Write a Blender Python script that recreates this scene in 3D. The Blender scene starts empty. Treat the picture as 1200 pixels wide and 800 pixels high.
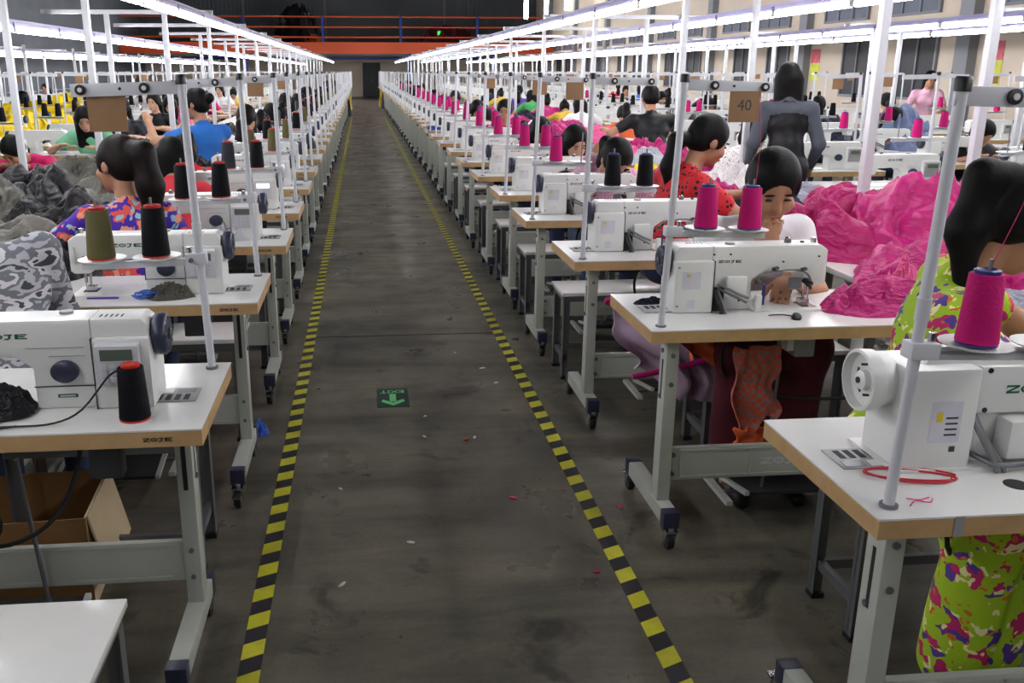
import bpy, bmesh, math, random
import numpy as np
from mathutils import Vector, Matrix, noise as mnoise

random.seed(7)
rng = np.random.default_rng(7)
SC = bpy.context.scene
COL = SC.collection
R = math.radians

# ------------------------------------------------------------------ camera, world, exposure
H = 1.56
cam_d = bpy.data.cameras.new('camera')
cam = bpy.data.objects.new('camera', cam_d)
COL.objects.link(cam)
cam_d.sensor_width = 36.0
cam_d.lens = 32.4
cam_d.shift_x = 70.0 / 1200.0
cam_d.clip_start = 0.05
cam_d.clip_end = 300
cam.location = (0, 0, H)
cam.rotation_euler = (R(90 - 16.36), 0, R(-5.48))
SC.camera = cam
W = bpy.data.worlds.new('world')
SC.world = W
W.use_nodes = True
W.node_tree.nodes['Background'].inputs[0].default_value = (0.6, 0.65, 0.8, 1)
W.node_tree.nodes['Background'].inputs[1].default_value = 0.15
SC.view_settings.view_transform = 'Standard'
SC.view_settings.look = 'None'
SC.view_settings.gamma = 1.0
SC.view_settings.use_curve_mapping = False
SC.view_settings.exposure = 0.0
SC.cycles.use_denoising = True
SC.cycles.max_bounces = 6
SC.cycles.diffuse_bounces = 2
SC.cycles.glossy_bounces = 3
SC.cycles.transparent_max_bounces = 8
TUBE_STRENGTH = 43.0

# ------------------------------------------------------------------ materials
def lin(c):
    return tuple(((v / 255.0) / 12.92 if v / 255.0 <= 0.04045 else ((v / 255.0 + 0.055) / 1.055) ** 2.4) for v in c)

MATS = {}
def mat(name, rgb=None, rough=0.5, metal=0.0, spec=0.5, emit=None, strength=0, var=0.0, vscale=6.0, bump=0.0, bscale=40.0, alpha=1.0, trans=0.0):
    """plain principled material; var: noise variation of the colour, bump: fine relief"""
    if name in MATS:
        return MATS[name]
    m = bpy.data.materials.new(name)
    m.use_nodes = True
    nt = m.node_tree
    b = nt.nodes['Principled BSDF']
    c = lin(rgb)
    b.inputs['Base Color'].default_value = (*c, 1)
    b.inputs['Roughness'].default_value = rough
    b.inputs['Metallic'].default_value = metal
    b.inputs['Specular IOR Level'].default_value = spec
    if emit:
        b.inputs['Emission Color'].default_value = (*lin(emit), 1)
        b.inputs['Emission Strength'].default_value = strength
    if alpha < 1:
        b.inputs['Alpha'].default_value = alpha
    if trans:
        b.inputs['Transmission Weight'].default_value = trans
    if var or bump:
        tc = nt.nodes.new('ShaderNodeTexCoord')
    if var:
        n = nt.nodes.new('ShaderNodeTexNoise')
        n.inputs['Scale'].default_value = vscale
        n.inputs['Detail'].default_value = 5
        r = nt.nodes.new('ShaderNodeValToRGB')
        r.color_ramp.elements[0].position = 0.3
        r.color_ramp.elements[1].position = 0.7
        r.color_ramp.elements[0].color = (*[v * (1 - var) for v in c], 1)
        r.color_ramp.elements[1].color = (*[min(1, v * (1 + var)) for v in c], 1)
        nt.links.new(tc.outputs['Object'], n.inputs['Vector'])
        nt.links.new(n.outputs['Fac'], r.inputs['Fac'])
        nt.links.new(r.outputs['Color'], b.inputs['Base Color'])
    if bump:
        n2 = nt.nodes.new('ShaderNodeTexNoise')
        n2.inputs['Scale'].default_value = bscale
        n2.inputs['Detail'].default_value = 3
        bp = nt.nodes.new('ShaderNodeBump')
        bp.inputs['Strength'].default_value = bump
        bp.inputs['Distance'].default_value = 0.01
        nt.links.new(tc.outputs['Object'], n2.inputs['Vector'])
        nt.links.new(n2.outputs['Fac'], bp.inputs['Height'])
        nt.links.new(bp.outputs['Normal'], b.inputs['Normal'])
    MATS[name] = m
    return m

def floral(name, base, petals, scale=14.0, rough=0.75, size=0.42, warp=0.05, rnd=1.0):
    m = bpy.data.materials.new(name); m.use_nodes = True
    nt = m.node_tree; b = nt.nodes['Principled BSDF']
    b.inputs['Roughness'].default_value = rough
    tc = nt.nodes.new('ShaderNodeTexCoord')
    cur = None
    prev = nt.nodes.new('ShaderNodeRGB'); prev.outputs[0].default_value = (*lin(base), 1)
    prev_out = prev.outputs[0]
    nz = nt.nodes.new('ShaderNodeTexNoise'); nz.inputs['Scale'].default_value = scale * 1.6
    nt.links.new(tc.outputs['Object'], nz.inputs['Vector'])
    for k, pc in enumerate(petals):
        mp = nt.nodes.new('ShaderNodeMapping'); mp.inputs['Location'].default_value = (3.1 * k + 1, 1.7 * k, 2.3 * k)
        nt.links.new(tc.outputs['Object'], mp.inputs['Vector'])
        mixv = nt.nodes.new('ShaderNodeMixRGB'); mixv.blend_type = 'LINEAR_LIGHT'; mixv.inputs[0].default_value = warp
        nt.links.new(mp.outputs[0], mixv.inputs[1]); nt.links.new(nz.outputs['Color'], mixv.inputs[2])
        v = nt.nodes.new('ShaderNodeTexVoronoi'); v.inputs['Scale'].default_value = scale * (1.0 + 0.35 * k)
        v.inputs['Randomness'].default_value = rnd
        nt.links.new(mixv.outputs[0], v.inputs['Vector'])
        lt = nt.nodes.new('ShaderNodeMath'); lt.operation = 'LESS_THAN'; lt.inputs[1].default_value = size - 0.05 * k
        nt.links.new(v.outputs['Distance'], lt.inputs[0])
        mx = nt.nodes.new('ShaderNodeMixRGB')
        nt.links.new(lt.outputs[0], mx.inputs[0]); nt.links.new(prev_out, mx.inputs[1])
        mx.inputs[2].default_value = (*lin(pc), 1)
        prev_out = mx.outputs[0]
    nt.links.new(prev_out, b.inputs['Base Color'])
    MATS[name] = m
    return m

def blotch(name, cols, scale=14, rough=0.8):
    """hard-edged noise blotches (camouflage)"""
    m = bpy.data.materials.new(name); m.use_nodes = True
    nt = m.node_tree; b = nt.nodes['Principled BSDF']; b.inputs['Roughness'].default_value = rough
    tc = nt.nodes.new('ShaderNodeTexCoord'); mp = nt.nodes.new('ShaderNodeMapping')
    mp.inputs['Scale'].default_value = (1.0, 1.0, 1.9)
    n = nt.nodes.new('ShaderNodeTexNoise'); n.inputs['Scale'].default_value = scale; n.inputs['Detail'].default_value = 2.5
    n.inputs['Distortion'].default_value = 0.3
    r = nt.nodes.new('ShaderNodeValToRGB'); r.color_ramp.interpolation = 'CONSTANT'
    el = r.color_ramp.elements
    while len(el) < len(cols): el.new(0.5)
    for i, c in enumerate(cols):
        el[i].position = 0.0 if i == 0 else 0.36 + 0.28 * (i - 1) / max(1, len(cols) - 2)
        el[i].color = (*lin(c), 1)
    nt.links.new(tc.outputs['Object'], mp.inputs['Vector']); nt.links.new(mp.outputs[0], n.inputs['Vector'])
    nt.links.new(n.outputs['Fac'], r.inputs['Fac']); nt.links.new(r.outputs[0], b.inputs['Base Color'])
    MATS[name] = m
    return m

def plaid(name, a, bcol, scale=70):
    m = bpy.data.materials.new(name); m.use_nodes = True
    nt = m.node_tree; b = nt.nodes['Principled BSDF']; b.inputs['Roughness'].default_value = 0.85
    tc = nt.nodes.new('ShaderNodeTexCoord'); ch = nt.nodes.new('ShaderNodeTexChecker'); ch.inputs['Scale'].default_value = scale
    ch.inputs[1].default_value = (*lin(a), 1); ch.inputs[2].default_value = (*lin(bcol), 1)
    nt.links.new(tc.outputs['Object'], ch.inputs['Vector']); nt.links.new(ch.outputs[0], b.inputs['Base Color'])
    MATS[name] = m
    return m

M_white = mat('white_enamel', (226, 227, 224), 0.32, var=0.03, vscale=9)
M_post = mat('white_tube_paint', (205, 207, 212), 0.4)
M_lam = mat('white_laminate', (224, 224, 221), 0.16, var=0.03, vscale=5)
M_edge = mat('tan_edge_band', (184, 150, 104), 0.5, var=0.12, vscale=18)
M_leg = mat('grey_green_enamel', (178, 182, 172), 0.42, var=0.04, vscale=8)
M_navy = mat('navy_plastic', (46, 50, 72), 0.4)
M_black = mat('black_plastic', (18, 18, 20), 0.45)
M_dark = mat('dark_recess', (30, 30, 32), 0.7)
M_chrome = mat('chrome', (190, 190, 190), 0.22, 1.0)
M_steel = mat('grey_steel', (120, 122, 126), 0.42, 0.6)
M_greyplastic = mat('grey_plastic', (150, 150, 152), 0.45)
M_lcd = mat('lcd_screen', (92, 104, 92), 0.2)
M_lcdlit = mat('lit_screen', (225, 230, 235), 0.2, emit=(225, 232, 240), strength=1.2)
M_cable = mat('black_cable', (22, 22, 24), 0.6)
M_gcable = mat('grey_cable', (118, 118, 120), 0.5)
M_green = mat('green_print', (14, 84, 60), 0.5)
M_grayprint = mat('dark_print', (52, 58, 58), 0.5)
M_label = mat('paper_label', (205, 205, 214), 0.6, var=0.06, vscale=30)
M_card = mat('cardboard', (150, 116, 84), 0.85, var=0.08, vscale=12)
M_boxcard = mat('box_cardboard', (142, 104, 62), 0.85, var=0.1, vscale=8)
M_boxin = mat('pale_cardboard', (196, 176, 140), 0.85, var=0.06)
M_magenta = mat('magenta_thread', (184, 24, 104), 0.75, spec=0.15, bump=0.25, bscale=160)
M_blackthread = mat('black_thread', (10, 10, 14), 0.7, spec=0.15, bump=0.25, bscale=160)
M_olivethread = mat('olive_thread', (96, 90, 58), 0.75, spec=0.15, bump=0.25, bscale=160)
M_darkgreythread = mat('slate_thread', (52, 54, 62), 0.75, spec=0.15, bump=0.25, bscale=160)
M_redcore = mat('red_spool_core', (190, 40, 30), 0.45)
M_bluecore = mat('blue_spool_core', (38, 44, 110), 0.45)
M_skin = mat('skin', (172, 124, 94), 0.55, var=0.04, vscale=10)
M_skin2 = mat('skin_pale', (196, 152, 126), 0.55, var=0.04, vscale=10)
M_hair = mat('black_hair', (11, 9, 9), 0.58, spec=0.16, bump=0.15, bscale=70)
M_hairb = mat('dark_brown_hair', (22, 14, 13), 0.56, spec=0.16, bump=0.15, bscale=70)
M_lip = mat('lips', (168, 84, 78), 0.5)
M_eye = mat('dark_eye', (30, 22, 20), 0.3)
M_orange = mat('orange_paint', (206, 82, 38), 0.45)
M_bluepaint = mat('blue_paint', (34, 62, 150), 0.45)
M_beige = mat('beige_wall', (214, 200, 182), 0.8, var=0.05, vscale=0.7)
M_corr = mat('dark_corrugated_sheet', (104, 110, 118), 0.6, var=0.12, vscale=0.6)
M_ceil = mat('ceiling_sheet', (70, 72, 74), 0.8)
M_tube = mat('lamp_tube_glow', (255, 255, 255), 0.4, emit=(252, 251, 253), strength=TUBE_STRENGTH)
M_fix = mat('lamp_housing', (176, 172, 214), 0.4)
M_glass = mat('dark_window_glass', (26, 26, 34), 0.55)
M_greyglass = mat('grey_window_glass', (116, 122, 136), 0.2)
M_pilaster = mat('grey_pilaster', (138, 140, 146), 0.7)
M_frame = mat('window_frame_grey', (120, 122, 130), 0.5)
M_doorgrey = mat('dark_grey_door', (62, 64, 68), 0.6, var=0.06)

# cloths
def cloth(name, rgb, var=0.10, rough=0.75):
    m = mat('cloth_' + name, rgb, rough, var=var, vscale=10, spec=0.3)
    nt = m.node_tree; b = nt.nodes['Principled BSDF']
    tc = nt.nodes.new('ShaderNodeTexCoord'); h = None
    for sc, am in ((2.6, 1.0), (6.0, .35)):
        n = nt.nodes.new('ShaderNodeTexNoise'); n.inputs['Scale'].default_value = sc; n.inputs['Detail'].default_value = 1.5; n.inputs['Distortion'].default_value = 0.8
        s1 = nt.nodes.new('ShaderNodeMath'); s1.operation = 'SUBTRACT'; s1.inputs[1].default_value = .5
        s2 = nt.nodes.new('ShaderNodeMath'); s2.operation = 'ABSOLUTE'
        s3 = nt.nodes.new('ShaderNodeMath'); s3.operation = 'MULTIPLY'; s3.inputs[1].default_value = -am
        nt.links.new(tc.outputs['Object'], n.inputs['Vector']); nt.links.new(n.outputs['Fac'], s1.inputs[0]); nt.links.new(s1.outputs[0], s2.inputs[0]); nt.links.new(s2.outputs[0], s3.inputs[0])
        if h is None: h = s3.outputs[0]
        else:
            ad = nt.nodes.new('ShaderNodeMath'); nt.links.new(h, ad.inputs[0]); nt.links.new(s3.outputs[0], ad.inputs[1]); h = ad.outputs[0]
    bp = nt.nodes.new('ShaderNodeBump'); bp.inputs['Strength'].default_value = .6; bp.inputs['Distance'].default_value = .05
    nt.links.new(h, bp.inputs['Height']); nt.links.new(bp.outputs[0], b.inputs['Normal'])
    return m
C_mag = cloth('magenta', (178, 28, 108), rough=0.4)
C_mag2 = cloth('deep_magenta', (166, 20, 94), rough=0.45)
C_pink = cloth('pink', (226, 96, 150))
C_lilac = cloth('lilac', (184, 160, 182), rough=0.6)
C_grey = cloth('grey', (150, 152, 164))
C_navy = cloth('navy', (30, 32, 52))
C_black = cloth('black', (15, 15, 20), rough=0.45)
C_char = cloth('charcoal', (42, 42, 48), rough=0.42)
C_olive = cloth('olive', (80, 78, 68), rough=0.42)
C_olive2 = cloth('grey_olive', (112, 110, 104), rough=0.4)
C_yellow = cloth('yellow', (240, 208, 20), rough=0.55)
C_white = cloth('white', (228, 224, 230), var=0.03)
C_red = cloth('red', (196, 30, 38))
C_red2 = cloth('coral_red', (204, 52, 66))
C_crimson = cloth('crimson', (178, 14, 84))
C_palepink = cloth('pale_pink', (214, 166, 186))
C_salmon = cloth('salmon', (224, 122, 96))
C_orange = cloth('orange', (206, 92, 50))
C_blue = cloth('blue', (38, 104, 184))
C_bluew = cloth('slate_blue', (112, 124, 156))
C_mint = cloth('mint', (120, 190, 150))
C_purple = cloth('purple', (92, 60, 150))
C_maroon = cloth('maroon', (74, 18, 30))
C_dkgrey = cloth('dark_grey', (72, 76, 86))
C_jeans = cloth('denim', (48, 58, 86))
C_must = cloth('mustard', (200, 168, 60))
C_green = cloth('green', (70, 150, 84))
F_purple = floral('purple_floral_cloth', (66, 28, 158), [(226, 84, 74), (232, 150, 120), (150, 190, 200)], 11)
F_lime = floral('lime_floral_cloth', (166, 200, 30), [(196, 40, 104), (92, 60, 150), (244, 236, 170), (214, 112, 30)], 13, size=0.36)
F_polka = floral('red_polka_cloth', (200, 22, 34), [(30, 8, 14)], 36, size=0.34, warp=0.0, rnd=0.35)
F_white = floral('white_floral_cloth', (226, 222, 222), [(150, 90, 80), (90, 110, 120)], 26, size=0.3)
F_sky = floral('sky_floral_cloth', (170, 190, 200), [(190, 70, 80), (230, 230, 230)], 22, size=0.32)
F_pinkfl = floral('rose_floral_cloth', (206, 150, 176), [(232, 208, 222), (170, 100, 140)], 40, size=0.36)
F_camo = blotch('grey_camouflage_cloth', [(62, 66, 76), (206, 204, 208), (110, 114, 120), (176, 176, 184), (60, 64, 72)], 11)
F_plaid = plaid('orange_plaid_cloth', (214, 84, 50), (150, 120, 120), 60)

# ------------------------------------------------------------------ mesh builder
def rotm(axis):
    """matrix whose z axis is AXIS"""
    return Vector(axis).to_track_quat('Z', 'Y').to_matrix()

class MB:
    def __init__(s):
        s.v = []; s.f = []; s.m = []; s.mats = []; s.smooth = []
    def mi(s, m):
        if m not in s.mats: s.mats.append(m)
        return s.mats.index(m)
    def add(s, v, f, m, smooth=False):
        o = len(s.v); k = s.mi(m)
        s.v += [tuple(p) for p in v]
        for q in f:
            s.f.append([i + o for i in q]); s.m.append(k); s.smooth.append(smooth)
        return s
    def box(s, x0, x1, y0, y1, z0, z1, m, bev=0.0, mtx=None):
        if bev <= 0:
            v = [(x, y, z) for z in (z0, z1) for y in (y0, y1) for x in (x0, x1)]
            f = [(0, 2, 3, 1), (4, 5, 7, 6), (0, 1, 5, 4), (2, 6, 7, 3), (0, 4, 6, 2), (1, 3, 7, 5)]
        else:
            bm = bmesh.new()
            bmesh.ops.create_cube(bm, size=1)
            for q in bm.verts:
                q.co = ((x0 + x1) / 2 + q.co.x * (x1 - x0), (y0 + y1) / 2 + q.co.y * (y1 - y0), (z0 + z1) / 2 + q.co.z * (z1 - z0))
            bmesh.ops.bevel(bm, geom=bm.edges[:], offset=bev, segments=2, affect='EDGES', profile=0.6)
            bm.verts.index_update()
            v = [q.co.copy() for q in bm.verts]; f = [[q.index for q in p.verts] for p in bm.faces]
            bm.free()
        if mtx is not None: v = [mtx @ Vector(p) for p in v]
        return s.add(v, f, m, bev > 0)
    def prism(s, poly, a0, a1, m, axis='y', bev=0.0):
        """polygon in two axes, extruded along the third from a0 to a1"""
        bm = bmesh.new()
        def P(p, a):
            return {'y': (p[0], a, p[1]), 'x': (a, p[0], p[1]), 'z': (p[0], p[1], a)}[axis]
        lo = [bm.verts.new(P(p, a0)) for p in poly]; hi = [bm.verts.new(P(p, a1)) for p in poly]
        n = len(poly)
        bm.faces.new(lo); bm.faces.new(hi[::-1])
        for i in range(n): bm.faces.new((lo[i], hi[i], hi[(i + 1) % n], lo[(i + 1) % n]))
        bmesh.ops.recalc_face_normals(bm, faces=bm.faces)
        if bev > 0:
            ed = [e for e in bm.edges if len(e.link_faces) == 2 and e.calc_face_angle(0) > 0.3]
            bmesh.ops.bevel(bm, geom=ed, offset=bev, segments=2, affect='EDGES', profile=0.6, clamp_overlap=True)
        bm.verts.index_update()
        v = [q.co.copy() for q in bm.verts]; f = [[q.index for q in p.verts] for p in bm.faces]
        bm.free()
        return s.add(v, f, m, bev > 0)
    def lathe(s, prof, c, axis, m, n=20):
        """prof: (radius, height along axis)"""
        mt = rotm(axis); c = Vector(c); v = []; f = []
        for r, h in prof:
            for i in range(n):
                a = 2 * math.pi * i / n
                v.append(c + mt @ Vector((r * math.cos(a), r * math.sin(a), h)))
        for j in range(len(prof) - 1):
            for i in range(n):
                f.append((j * n + i, j * n + (i + 1) % n, (j + 1) * n + (i + 1) % n, (j + 1) * n + i))
        f.append(tuple(range(n - 1, -1, -1))); f.append(tuple((len(prof) - 1) * n + i for i in range(n)))
        return s.add(v, f, m, True)
    def cyl(s, a, b, r, m, n=12, r2=None):
        a = Vector(a); b = Vector(b); d = b - a
        return s.lathe([(r, 0), (r if r2 is None else r2, d.length)], a, d, m, n)
    def tube(s, pts, r, m, n=8):
        pts = [Vector(p) for p in pts]; v = []; f = []
        if 3 <= len(pts) < 30:                     # smooth the polyline
            q = [pts[0]] + pts + [pts[-1]]; out = []
            for i in range(1, len(q) - 2):
                for u in (0, .25, .5, .75):
                    a, b, c, d = q[i - 1], q[i], q[i + 1], q[i + 2]
                    out.append(.5 * ((2 * b) + (c - a) * u + (2 * a - 5 * b + 4 * c - d) * u * u + (3 * b - a - 3 * c + d) * u ** 3))
            pts = out + [pts[-1]]
        k = len(pts)
        for j, p in enumerate(pts):
            d = (pts[min(j + 1, k - 1)] - pts[max(j - 1, 0)]).normalized()
            mt = rotm(d)
            if abs(d.z) > 0.9: pass
            for i in range(n):
                a = 2 * math.pi * i / n
                v.append(p + mt @ Vector((r * math.cos(a), r * math.sin(a), 0)))
        for j in range(k - 1):
            # align rings to nearest start vertex
            base = v[j * n]
            off = min(range(n), key=lambda i: (v[(j + 1) * n + i] - base).length)
            ring = [v[(j + 1) * n + (i + off) % n] for i in range(n)]
            for i in range(n): v[(j + 1) * n + i] = ring[i]
            for i in range(n):
                f.append((j * n + i, j * n + (i + 1) % n, (j + 1) * n + (i + 1) % n, (j + 1) * n + i))
        f.append(tuple(range(n - 1, -1, -1))); f.append(tuple((k - 1) * n + i for i in range(n)))
        return s.add(v, f, m, True)
    def ball(s, c, rad, m, n=12, k=8, rot=None):
        c = Vector(c); v = []; f = []
        for j in range(k + 1):
            t = math.pi * j / k
            for i in range(n):
                a = 2 * math.pi * i / n
                p = Vector((rad[0] * math.sin(t) * math.cos(a), rad[1] * math.sin(t) * math.sin(a), rad[2] * math.cos(t)))
                if rot is not None: p = rot @ p
                v.append(c + p)
        for j in range(k):
            for i in range(n):
                f.append((j * n + i, (j + 1) * n + i, (j + 1) * n + (i + 1) % n, j * n + (i + 1) % n))
        return s.add(v, f, m, True)
    def text(s, txt, m, mtx, size=0.03, xs=1.0, depth=0.0006, bold=0.0):
        cu = bpy.data.curves.new('t', 'FONT'); cu.body = txt; cu.size = size; cu.extrude = depth; cu.offset = bold
        cu.align_x = 'CENTER'; cu.align_y = 'CENTER'; cu.resolution_u = 3
        ob = bpy.data.objects.new('t', cu); COL.objects.link(ob)
        dg = bpy.context.evaluated_depsgraph_get()
        me = bpy.data.meshes.new_from_object(ob.evaluated_get(dg))
        v = [mtx @ Vector((p.co.x * xs, p.co.y, p.co.z)) for p in me.vertices]
        f = [list(p.vertices) for p in me.polygons]
        bpy.data.objects.remove(ob); bpy.data.curves.remove(cu); bpy.data.meshes.remove(me)
        return s.add(v, f, m)
    def mesh(s, name):
        me = bpy.data.meshes.new(name)
        me.from_pydata(s.v, [], s.f)
        for m in s.mats: me.materials.append(m)
        me.polygons.foreach_set('material_index', s.m)
        me.polygons.foreach_set('use_smooth', s.smooth)
        me.update()
        if any(s.smooth): me.set_sharp_from_angle(angle=R(42))
        return me

def link(name, me, parent=None, loc=None, rz=0.0, mtx=None):
    o = bpy.data.objects.new(name, me)
    COL.objects.link(o)
    if parent is not None: o.parent = parent
    if mtx is not None: o.matrix_local = mtx
    else:
        if loc is not None: o.location = loc
        if rz: o.rotation_euler.z = rz
    return o
def tag(o, label, cat, group=None, kind=None):
    if label: o['label'] = label
    if cat: o['category'] = cat
    if group: o['group'] = group
    if kind: o['kind'] = kind
    return o
def struct(name, me, label=None, parent=None):
    o = link(name, me, parent)
    if parent is None: o['kind'] = 'structure'
    if label: o['label'] = label
    return o

JOINED = {'screws', 'warning_label', 'top_fittings', 'thread_tension', 'needle_bar', 'front_trim', 'logo', 'edge_logo', 'hose', 'spool_pin', 'end_holder'}
class Tpl:
    """a thing: list of (name, mesh, parent index or None, label)"""
    def __init__(s, name): s.name = name; s.parts = []
    def add(s, name, mb, parent=None, label=None, at=None):
        me = mb.mesh(name) if isinstance(mb, MB) else mb
        s.parts.append((name, me, parent, label, at)); return len(s.parts) - 1
    def place(s, loc, rz, label, cat, group=None, swap=None, skip=()):
        if len(s.parts) == 1:
            o = link(s.name, s.parts[0][1], None, loc, rz)
            tag(o, label, cat, group)
            if swap: swap_mats(o, swap)
            return o
        root = link(s.name, None, None, loc, rz); tag(root, label, cat, group)
        root.empty_display_size = 0.1
        obs = []
        for n, me, p, lb, at in s.parts:
            if n in skip: obs.append(None); continue
            o = link(n, me, root if p is None else obs[p], at)
            if lb: o['label'] = lb
            if n in JOINED: o['kind'] = 'stuff'
            if swap: swap_mats(o, swap)
            obs.append(o)
        return root

def swap_mats(o, sw):
    for sl in o.material_slots:
        if sl.material in sw:
            m = sw[sl.material]; sl.link = 'OBJECT'; sl.material = m

ONES = ['first', 'second', 'third', 'fourth', 'fifth', 'sixth', 'seventh', 'eighth', 'ninth']
ORD = ONES + ['tenth', 'eleventh', 'twelfth', 'thirteenth', 'fourteenth', 'fifteenth', 'sixteenth', 'seventeenth', 'eighteenth', 'nineteenth']
for tens, tenth in (('twenty', 'twentieth'), ('thirty', 'thirtieth'), ('forty', 'fortieth')): ORD += [tenth] + [tens + '-' + o for o in ONES]

def MX(loc, rx=0, ry=0, rz=0):
    return Matrix.Translation(loc) @ Matrix.Rotation(rz, 4, 'Z') @ Matrix.Rotation(ry, 4, 'Y') @ Matrix.Rotation(rx, 4, 'X')

def logo(mb, mtx, w, m):
    """the maker's wordmark: wide serif capitals with a dotted ring for the O; centred, width w"""
    u = w / 4.3; h = u * 0.62; t = u * 0.15
    def q(poly):
        n = len(poly)
        v = [mtx @ Vector((x - w / 2, y - h / 2, 0.0007)) for x, y in poly]
        mb.add(v, [tuple(range(n))], m)
    # Z
    q([(0, h - t), (u, h - t), (u, h), (0, h)]); q([(0, 0), (u, 0), (u, t), (0, t)])
    q([(0, t), (u * .34, t), (u, h - t), (u * .66, h - t)]); q([(0, h - t * 1.9), (t * .6, h - t), (0, h - t)]); q([(u, t), (u, t * 1.9), (u - t * .6, t)])
    # O ring + dot
    cx, cy = u * 1.62, h / 2; ra, rb = u * .52, h * .5
    for i in range(20):
        a0 = 2 * math.pi * i / 20; a1 = 2 * math.pi * (i + 1) / 20
        q([(cx + ra * math.cos(a0), cy + rb * math.sin(a0)), (cx + ra * math.cos(a1), cy + rb * math.sin(a1)),
           (cx + (ra - t * 1.3) * math.cos(a1), cy + (rb - t) * math.sin(a1)), (cx + (ra - t * 1.3) * math.cos(a0), cy + (rb - t) * math.sin(a0))])
    q([(cx + t * .7 * math.cos(2 * math.pi * i / 10), cy + t * .7 * math.sin(2 * math.pi * i / 10)) for i in range(10)])
    # J
    q([(u * 2.25, h - t), (u * 3.0, h - t), (u * 3.0, h), (u * 2.25, h)]); q([(u * 2.62, t), (u * 2.84, t * .8), (u * 2.84, h - t), (u * 2.62, h - t)])
    q([(u * 2.2, -t * .4), (u * 2.6, -t * .4), (u * 2.84, t * .8), (u * 2.62, t), (u * 2.3, t * .6)])
    # E
    q([(u * 3.2, 0), (u * 3.5, 0), (u * 3.5, h), (u * 3.2, h)])
    q([(u * 3.5, 0), (u * 4.3, 0), (u * 4.3, t), (u * 3.5, t)]); q([(u * 3.5, h / 2 - t / 2), (u * 4.1, h / 2 - t / 2), (u * 4.1, h / 2 + t / 2), (u * 3.5, h / 2 + t / 2)])
    q([(u * 3.5, h - t), (u * 4.3, h - t), (u * 4.3, h), (u * 3.5, h)])

# facing matrices for flat print
def on_front(x, y, z): return MX((x, y, z), rx=R(90))                 # readable from -y
def on_back(x, y, z): return MX((x, y, z), rx=R(90), rz=R(180))       # readable from +y

# ================================================================== setting
def floor_mat():
    m = bpy.data.materials.new('stained_concrete'); m.use_nodes = True
    nt = m.node_tree; b = nt.nodes['Principled BSDF']
    tc = nt.nodes.new('ShaderNodeTexCoord')
    def nz(scale, det, mapscale=(1, 1, 1), dist=0.0):
        mp = nt.nodes.new('ShaderNodeMapping'); mp.inputs['Scale'].default_value = mapscale
        n = nt.nodes.new('ShaderNodeTexNoise'); n.inputs['Scale'].default_value = scale; n.inputs['Detail'].default_value = det
        n.inputs['Roughness'].default_value = 0.62; n.inputs['Distortion'].default_value = dist
        nt.links.new(tc.outputs['Object'], mp.inputs[0]); nt.links.new(mp.outputs[0], n.inputs['Vector'])
        return n.outputs['Fac']
    def ramp(fac, p0, c0, p1, c1):
        r = nt.nodes.new('ShaderNodeValToRGB'); e = r.color_ramp.elements
        e[0].position = p0; e[0].color = (*c0, 1); e[1].position = p1; e[1].color = (*c1, 1)
        nt.links.new(fac, r.inputs[0]); return r.outputs[0]
    def mul(a, bb):
        x = nt.nodes.new('ShaderNodeMixRGB'); x.blend_type = 'MULTIPLY'; x.inputs[0].default_value = 1
        nt.links.new(a, x.inputs[1]); nt.links.new(bb, x.inputs[2]); return x.outputs[0]
    base = ramp(nz(1.3, 8, (1, 0.8, 1), 0.4), 0.32, lin((75, 73, 65)), 0.68, lin((124, 118, 101)))
    streak = ramp(nz(2.2, 6, (0.35, 2.2, 1), 0.3), 0.34, (0.52, 0.52, 0.54), 0.56, (1, 1, 1))
    spots = ramp(nz(3.4, 4, (1, 1, 1), 0.8), 0.31, (0.42, 0.42, 0.44), 0.40, (1, 1, 1))
    fine = ramp(nz(60, 4), 0.2, (0.8, 0.8, 0.8), 0.7, (1.08, 1.08, 1.08))
    c = mul(mul(mul(base, streak), spots), fine)
    nt.links.new(c, b.inputs['Base Color'])
    rr = ramp(nz(2.4, 6), 0.3, (0.22, 0.22, 0.22), 0.7, (0.55, 0.55, 0.55))
    nt.links.new(rr, b.inputs['Roughness'])
    b.inputs['Specular IOR Level'].default_value = 0.45
    bp = nt.nodes.new('ShaderNodeBump'); bp.inputs['Strength'].default_value = 0.15; bp.inputs['Distance'].default_value = 0.004
    nt.links.new(nz(30, 5), bp.inputs['Height']); nt.links.new(bp.outputs[0], b.inputs['Normal'])
    return m
M_floor = floor_mat()
XL, XR, YB, YF, ZC = -13.0, 11.0, -8.0, 60.0, 8.0
struct('floor', MB().box(XL, XR, YB, YF, -0.1, 0.0, M_floor).mesh('floor'), 'stained grey brown concrete factory floor')
struct('ceiling', MB().box(XL, XR, YB, YF, ZC, ZC + 0.1, M_ceil).mesh('ceiling'), 'dark sheet ceiling high above the hall')
# floor joints (saw cuts) across the aisle
jb = MB()
for y in (5.45, 11.2, 17.0, 23, 29, 35): jb.box(-0.33, 0.78, y, y + 0.012, 0.0, 0.0015, M_dark)
tag(link('floor_joint', jb.mesh('floor_joint')), 'thin dark expansion joints across the aisle floor', None, kind='structure')

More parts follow.
